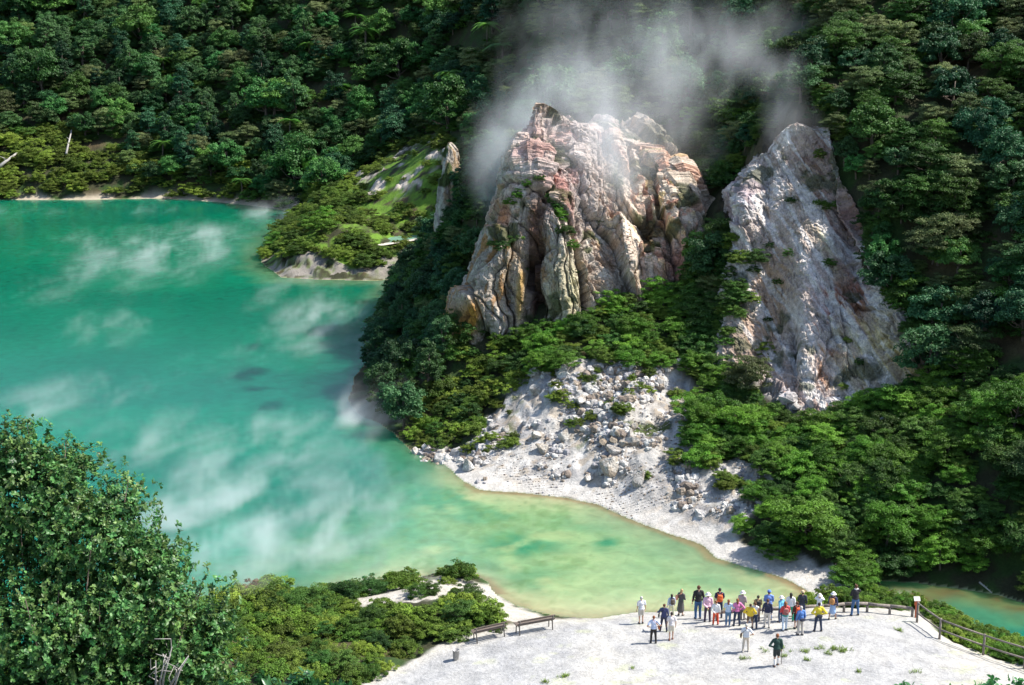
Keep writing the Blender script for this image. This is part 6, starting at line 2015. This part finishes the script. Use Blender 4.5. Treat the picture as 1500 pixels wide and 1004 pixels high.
WHITE, CREAM, NAVY, BLACKC, KHAKI, JEAN, DJEAN, GREY = (.66, .66, .69), (.56, .52, .45), (.030, .035, .075), (.022, .022, .025), (.56, .50, .42), (.055, .13, .27), (.030, .045, .09), (.40, .40, .40)
BROWN, DHAIR, AUB, BLOND, GREYH = (.10, .045, .022), (.03, .02, .015), (.24, .085, .035), (.42, .30, .15), (.50, .48, .45)
PEOPLE = [
    (939, 914, 38, 'man with grey hair in white shirt and white shorts, leftmost of the people', dict(top=WHITE, sleeve='short', bottom=CREAM, leg='short', hair=GREYH, fat=1.08, face=.1)),
    (983, 905, 29, 'dark haired girl in blue and white top with a small dark backpack', dict(top=(.45, .52, .66), bottom=(.60, .60, .42), hair=DHAIR, hlong=1, bag=('back', (.11, .085, .06), 'small dark backpack on the girl in the blue and white top'))),
    (997, 902, 37, 'blonde woman in a long dark coat with a peach bag', dict(top=(.09, .085, .085), bottom=(.085, .08, .08), leg='coat', hair=BLOND, hlong=1, face=-.5, arms='front', bag=('side', (.72, .34, .22), 'peach pink backpack slung on the woman in the long dark coat'))),
    (1022, 907, 47, 'tall man in black sweater and blue jeans facing the lake', dict(top=BLACKC, bottom=JEAN, hair=BROWN, face=-.1, armR='down')),
    (1036, 911, 40, 'person in pale pink jacket, dark trousers and white sun hat', dict(top=(.78, .50, .60), bottom=(.06, .045, .085), hat=(.80, .76, .74), fat=1.12, face=.1)),
    (1053, 906, 42, 'dark haired man in navy top wearing a bright orange backpack', dict(top=NAVY, sleeve='short', bottom=DJEAN, hair=DHAIR, bag=('back', (.80, .16, .04), 'bright orange backpack on the man in navy behind the red trousers'))),
    (1048, 916, 34, 'person in white jacket and bright red trousers', dict(top=(.80, .78, .75), bottom=(.80, .085, .025), hair=AUB, loose=1.08)),
    (1066, 917, 37, 'girl with brown hair in white and blue top and jeans', dict(top=(.50, .60, .74), sleeve='short', bottom=(.10, .20, .33), hair=AUB, hlong=1, shoes=(.7, .7, .7))),
    (1079, 917, 38, 'brown haired woman in bright pink top and dark jeans', dict(top=(.66, .20, .42), bottom=DJEAN, hair=AUB, hlong=1)),
    (1086, 908, 39, 'person in white sun hat and greyish pink shirt at the log rail', dict(top=(.45, .38, .36), bottom=(.35, .30, .28), hat=(.82, .78, .74), face=-.3, arms='front')),
    (1098, 921, 32, 'person in a big loose yellow jacket with both elbows out', dict(top=(.82, .56, .04), bottom=(.16, .11, .07), leg='short', hair=DHAIR, arms='hips', loose=1.25, fat=1.1)),
    (1105, 920, 36, 'person in white sleeveless top beside the loose yellow jacket', dict(top=(.80, .77, .73), sleeve='none', bottom=DJEAN, hair=BROWN)),
    (1109, 910, 36, 'dark haired person with cream and black bag at the log rail', dict(top=(.42, .32, .16), bottom=(.05, .06, .12), hair=DHAIR, arms='front', bag=('back', (.03, .03, .03), 'black backpack on the dark haired person at the log rail'))),
    (1125, 909, 41, 'man in blue cap and pale blue shirt facing the lake', dict(top=(.17, .28, .62), bottom=(.20, .25, .40), hat=(.10, .19, .50), brim=False, fat=1.12, arms='front')),
    (1123, 920, 40, 'person in navy sweater and pale beige trousers', dict(top=NAVY, bottom=(.68, .62, .55), hair=BROWN)),
    (1143, 911, 36, 'woman in white hat with turquoise top and dark trousers', dict(top=(.16, .50, .72), bottom=(.05, .08, .15), hat=(.80, .76, .70), face=.4)),
    (1157, 910, 39, 'dark haired woman in white shirt and green trousers', dict(top=(.78, .76, .76), bottom=(.02, .32, .18), hair=DHAIR, hlong=1, face=-.3)),
    (1149, 924, 40, 'girl in red top and pale trousers with teal sweater round her waist', dict(top=(.70, .08, .085), bottom=(.58, .68, .78), hem=(.02, .28, .26), hair=AUB, hlong=1, arms='front', bag=('back', (.42, .15, .13), 'dull red backpack on the girl in the red top'))),
    (1174, 906, 38, 'man in dark jacket and tan cap near the bushes', dict(top=(.035, .04, .055), bottom=(.05, .06, .11), hat=(.60, .44, .28), brim=False, face=-.4, armL='front')),
    (1166, 921, 37, 'dark haired person in dark shorts with an orange red backpack', dict(top=(.09, .035, .03), bottom=(.03, .025, .028), leg='short', hair=BROWN, bag=('back', (.75, .13, .045), 'orange red backpack on the person in dark shorts'))),
    (1172, 931, 40, 'grey haired person in bright blue jacket and beige trousers', dict(top=(.09, .20, .50), bottom=(.52, .47, .42), hair=GREYH, bag=('waist', (.03, .035, .06), 'dark waist bag on the person in the bright blue jacket'))),
    (1199, 907, 35, 'person in white shirt and sun hat taking a photograph', dict(top=(.74, .76, .80), bottom=(.20, .22, .28), hat=(.78, .70, .66), hair=AUB, arms='camera', face=-.15, cam='small dark camera held up by the person in white behind the yellow jacket')),
    (1198, 925, 40, 'person in bright yellow jacket and dark jeans with hands on hips', dict(top=(.84, .66, .05), bottom=DJEAN, hair=DHAIR, arms='hips', loose=1.1, stance=.2, bag=('waist', (.035, .04, .06), 'dark waist bag on the person in the bright yellow jacket'))),
    (1219, 908, 38, 'woman in white hat, navy top and pale blue skirt', dict(top=(.045, .05, .12), bottom=(.33, .47, .70), leg='skirt', hat=(.82, .80, .80), hair=BROWN, face=-.5, step=.6, bag=('back', (.62, .30, .10), 'tan backpack on the woman in the white hat and pale blue skirt'))),
    (1252, 902, 43, 'man in black top with white collar and jeans, rightmost of the people', dict(top=BLACKC, bottom=JEAN, hair=BROWN, collar=(.75, .72, .70), face=.3, armL='front', armR='camera')),
    (972, 925, 38, 'person in dark navy suit of jacket and trousers left of the group', dict(top=(.055, .065, .15), bottom=(.035, .04, .075), hair=BROWN, armL='out', bag=('hipL', (.035, .035, .045), 'dark bag at the elbow of the person in dark navy'))),
    (957, 943, 38, 'man in pale blue shirt and black trousers with hands on hips', dict(top=(.55, .62, .80), sleeve='short', bottom=(.028, .024, .022), hair=AUB, arms='hips', bag=('hipR', (.50, .13, .04), 'orange brown bag on the hip of the man with hands on hips'))),
    (983, 938, 38, 'woman in cream blouse and cream shorts with bare legs', dict(top=(.76, .70, .68), sleeve='short', bottom=(.68, .62, .52), leg='short', hair=DHAIR, fat=1.05, step=.4, shoes=(.25, .1, .06))),
    (1092, 955, 39, 'grey haired man in white shirt and beige trousers standing apart', dict(top=(.76, .77, .80), sleeve='short', bottom=(.62, .54, .45), hair=GREYH, fat=1.1, face=-.4, step=.3, shoes=(.55, .5, .45), bag=('hipL', (.14, .08, .05), 'brown bag on the left side of the grey haired man standing apart'))),
    (1137, 976, 44, 'man in dark green jacket, dark shorts and long white socks, nearest of all', dict(top=(.025, .065, .05), bottom=(.03, .04, .04), leg='short', hair=AUB, socks=(.78, .76, .74), shoes=(.14, .07, .045), step=.5, loose=1.05, stick='thin walking stick in the right hand of the man in dark green')),
]
rp = np.random.default_rng(21)
for px, py, hp_, lab, o in PEOPLE:
    o['face'] = o.get('face', 0.0) + rp.uniform(-.3, .3)
    o.setdefault('step', rp.uniform(-.45, .45)); o.setdefault('lean', rp.uniform(-.03, .05)); o.setdefault('stance', rp.uniform(.04, .2))
    if 'arms' not in o and 'armL' not in o and rp.random() < .45: o[('armL', 'armR')[rp.integers(2)]] = ('front', 'hips', 'behind')[rp.integers(3)]
    person(px, py, hp_, lab, o)

# ------------------------------------------------------------------ steam
def steam_mat(name, noise, dens, col=(.93, .955, 1.0), aniso=0.0):
    m = bpy.data.materials.new(name); m.use_nodes = True
    N, L = m.node_tree.nodes, m.node_tree.links
    N.remove(N['Principled BSDF'])
    pv = N.new('ShaderNodeVolumePrincipled')
    pv.inputs['Color'].default_value = (*col, 1); pv.inputs['Density'].default_value = dens
    pv.inputs['Anisotropy'].default_value = aniso
    pv.inputs['Density Attribute'].default_value = 'density'
    L.new(pv.outputs[0], N['Material Output'].inputs['Volume'])
    return m


def steam(name, label, lo, hi, res, blobs, mat, nscale, thr, gainv, stretch, floor_fade=None, distort=1.2, nmix=1.0, wind=None, cut=.012):
    """a cloud of vapour: soft blobs torn by turbulent noise, evaluated on a voxel grid by geometry nodes"""
    ng = bpy.data.node_groups.new(name, 'GeometryNodeTree')
    ng.interface.new_socket('Geometry', in_out='OUTPUT', socket_type='NodeSocketGeometry')
    N, L = ng.nodes, ng.links
    pos = N.new('GeometryNodeInputPosition').outputs[0]

    def vm(op, a, b=None, out=0):
        n = N.new('ShaderNodeVectorMath'); n.operation = op
        for i, v in enumerate((a, b)):
            if v is None: continue
            if isinstance(v, tuple): n.inputs[i].default_value = v
            else: L.new(v, n.inputs[i])
        return n.outputs[out]

    def fm(op, a, b=None, c=None, clamp=False):
        n = N.new('ShaderNodeMath'); n.operation = op; n.use_clamp = clamp
        for i, v in enumerate((a, b, c)):
            if v is None: continue
            if isinstance(v, (int, float)): n.inputs[i].default_value = v
            else: L.new(v, n.inputs[i])
        return n.outputs[0]
    # turbulence shifts the sampling position, so that blobs get ragged
    nz = N.new('ShaderNodeTexNoise'); nz.inputs['Scale'].default_value = nscale * .6; nz.inputs['Detail'].default_value = 3
    L.new(vm('MULTIPLY', pos, stretch), nz.inputs['Vector'])
    off = vm('MULTIPLY', vm('SUBTRACT', nz.outputs['Color'], (.5, .5, .5)), tuple(distort * d for d in (4, 4, 2.5)))
    p2 = vm('ADD', pos, off)
    total = None
    for (cx, cy_, cz, rx, ry, rz_, st) in blobs:
        dv = vm('DIVIDE', vm('SUBTRACT', p2, (cx, cy_, cz)), (rx, ry, rz_))
        ln = vm('DOT_PRODUCT', dv, dv, 1)
        g = fm('MULTIPLY', fm('EXPONENT', fm('MULTIPLY', ln, -1.0)), st)
        total = g if total is None else fm('ADD', total, g)
    n2 = N.new('ShaderNodeTexNoise'); n2.inputs['Scale'].default_value = nscale; n2.inputs['Detail'].default_value = 8; n2.inputs['Roughness'].default_value = .66
    n2.inputs['Distortion'].default_value = .5
    if wind is not None:
        wa, ka, kc, kz = wind          # drift direction, scale along it, across it and upward
        cx_ = N.new('ShaderNodeCombineXYZ'); pw = vm('ADD', pos, vm('MULTIPLY', off, (.5, .5, .3)))
        L.new(vm('DOT_PRODUCT', pw, (math.cos(wa) * ka, math.sin(wa) * ka, 0), 1), cx_.inputs[0])
        L.new(vm('DOT_PRODUCT', pw, (-math.sin(wa) * kc, math.cos(wa) * kc, 0), 1), cx_.inputs[1])
        L.new(vm('DOT_PRODUCT', pw, (0, 0, kz), 1), cx_.inputs[2])
        L.new(cx_.outputs[0], n2.inputs['Vector'])
    else:
        L.new(vm('MULTIPLY', pos, stretch), n2.inputs['Vector'])
    w_ = fm('MULTIPLY', fm('SUBTRACT', n2.outputs['Fac'], thr), gainv, clamp=True)
    d = fm('MULTIPLY', total, w_)
    if floor_fade:
        sx = N.new('ShaderNodeSeparateXYZ'); L.new(pos, sx.inputs[0])
        d = fm('MULTIPLY', d, fm('EXPONENT', fm('MULTIPLY', sx.outputs[2], -1.0 / floor_fade)))
    d = fm('SUBTRACT', d, cut)
    d = fm('MAXIMUM', d, 0.0)
    vc_ = N.new('GeometryNodeVolumeCube')
    L.new(d, vc_.inputs['Density'])
    vc_.inputs['Min'].default_value = lo; vc_.inputs['Max'].default_value = hi
    for i, a in enumerate('XYZ'): vc_.inputs['Resolution ' + a].default_value = res[i]
    sm = N.new('GeometryNodeSetMaterial'); sm.inputs['Material'].default_value = mat
    L.new(vc_.outputs[0], sm.inputs[0])
    go = N.new('NodeGroupOutput'); L.new(sm.outputs[0], go.inputs[0])
    vd = bpy.data.volumes.new(name)
    o = bpy.data.objects.new(name, vd); COL.objects.link(o)
    vd.materials.append(mat)
    md = o.modifiers.new('vapour', 'NODES'); md.node_group = ng
    tag(o, label, 'steam', kind='stuff')
    return o


def lake_blob(px, py, wx_, wy_, st):
    x, y, _ = at_z(px, py, .8)
    x1, _, _ = at_z(px + wx_, py, .8); _, ya, _ = at_z(px, py + wy_, .8); _, yb, _ = at_z(px, py - wy_, .8)
    st = st * .78
    return (float(x), float(y), .6, abs(float(x1 - x)), abs(float(yb - ya)) / 2, 3.0, st)


SM1 = steam_mat('steam_over_water', None, .95, (.97, .985, 1.0))
LB_ = [lake_blob(*a) for a in ((235, 370, 110, 38, .50), (160, 470, 80, 26, .35), (460, 475, 75, 38, .55), (330, 520, 70, 28, .22), (548, 594, 46, 26, 1.5), (578, 582, 24, 22, 1.5),
                                (330, 735, 120, 66, .95), (470, 780, 115, 66, .80), (250, 645, 120, 44, .55), (430, 640, 100, 38, .60), (120, 570, 100, 30, .42), (40, 590, 60, 22, .38),
                                (400, 835, 70, 32, .8), (240, 780, 70, 54, .7), (560, 720, 70, 48, .42), (300, 335, 70, 16, .25), (430, 303, 60, 10, .85), (520, 450, 60, 28, .35), (60, 420, 70, 24, .18), (20, 303, 70, 6, .3), (200, 300, 70, 6, .25), (620, 690, 60, 30, .16), (760, 770, 70, 34, .07), (120, 350, 90, 26, .2), (420, 420, 60, 30, .3))]
steam('lake_steam', 'thin white steam drifting low over the turquoise lake', (-78, 60, 0.02), (14, 200, 4.6), (300, 440, 16), LB_, SM1, .36, .455, 3.8, (1.0, .55, .55), 1.3, 1.5, wind=(1.25, .42, 1.35, .9), cut=.028)


def air_blob(px, py, y, w_, h_, st, dep=3.0):
    a = np.array(at_y(px, py, y), float)
    m_ = math.hypot(y, H - a[2]) / F
    return (float(a[0]), float(a[1]), float(a[2]), w_ * m_, dep, h_ * m_, st)


SM2 = steam_mat('steam_from_the_crag', None, .54, (.94, .975, 1.0))
AB = [air_blob(*a) for a in ((724, 265, 104.5, 24, 52, .34), (738, 215, 104.5, 34, 40, .30), (770, 175, 107, 34, 30, .34), (800, 130, 109, 55, 45, .24),
                             (905, 235, 101.5, 38, 44, .50), (835, 215, 102, 30, 36, .26), (955, 240, 101.5, 26, 36, .26), (790, 200, 102, 26, 30, .2), (888, 195, 104, 46, 40, .42), (918, 268, 101.2, 26, 30, .36), (865, 150, 107, 60, 50, .30), (940, 130, 109, 80, 60, .26), (990, 180, 107, 34, 45, .24),
                             (830, 100, 112, 75, 50, .17), (1010, 95, 112, 85, 60, .20), (930, 50, 114, 100, 60, .16), (1090, 60, 113, 80, 45, .20), (1180, 40, 112, 50, 25, .14), (820, 30, 116, 90, 45, .10), (1030, 230, 106, 26, 50, .18),
                             (1155, 165, 96.5, 20, 26, .42), (1140, 120, 99, 22, 32, .28), (1110, 90, 104, 38, 34, .20), (1150, 208, 95.5, 22, 22, .22), (1235, 45, 110, 18, 20, .10))]
steam('crag_steam', 'blue white steam rising from the crag and drifting up the wooded slope', (-14, 90, 9), (36, 126, 36), (190, 140, 104), AB, SM2, .38, .36, 2.6, (1, 1, .6), None, 1.5)

# ------------------------------------------------------------------ light
SUN_EL, SUN_DIR = R_(52), Vector((math.cos(R_(52)) * .985, math.cos(R_(52)) * .17, math.sin(R_(52))))
sd_ = bpy.data.lights.new('sun', 'SUN'); sd_.energy = 5.0; sd_.angle = R_(.53); sd_.color = (1.0, .955, .88)
so = bpy.data.objects.new('sun', sd_); COL.objects.link(so)
so.rotation_euler = SUN_DIR.to_track_quat('Z', 'Y').to_euler(); so.location = (60, 20, 90)
w = bpy.data.worlds.new('World'); scene.world = w; w.use_nodes = True
WN, WL = w.node_tree.nodes, w.node_tree.links
sky = WN.new('ShaderNodeTexSky'); sky.sky_type = 'NISHITA'; sky.sun_disc = False
sky.sun_elevation = SUN_EL; sky.sun_rotation = math.atan2(SUN_DIR.x, SUN_DIR.y)
WL.new(sky.outputs[0], WN['Background'].inputs['Color']); WN['Background'].inputs['Strength'].default_value = .13
scene.view_settings.view_transform = 'Standard'
scene.view_settings.look = 'None'
scene.view_settings.exposure = 0.82
scene.view_settings.gamma = 1.0
scene.render.engine = 'CYCLES'
cy = scene.cycles
cy.max_bounces = 5; cy.diffuse_bounces = 2; cy.glossy_bounces = 2; cy.transmission_bounces = 3; cy.transparent_max_bounces = 6; cy.volume_bounces = 2
cy.use_adaptive_sampling = True; cy.adaptive_threshold = .015
try:
    cy.use_denoising = True; cy.denoiser = 'OPENIMAGEDENOISE'
except Exception:
    pass
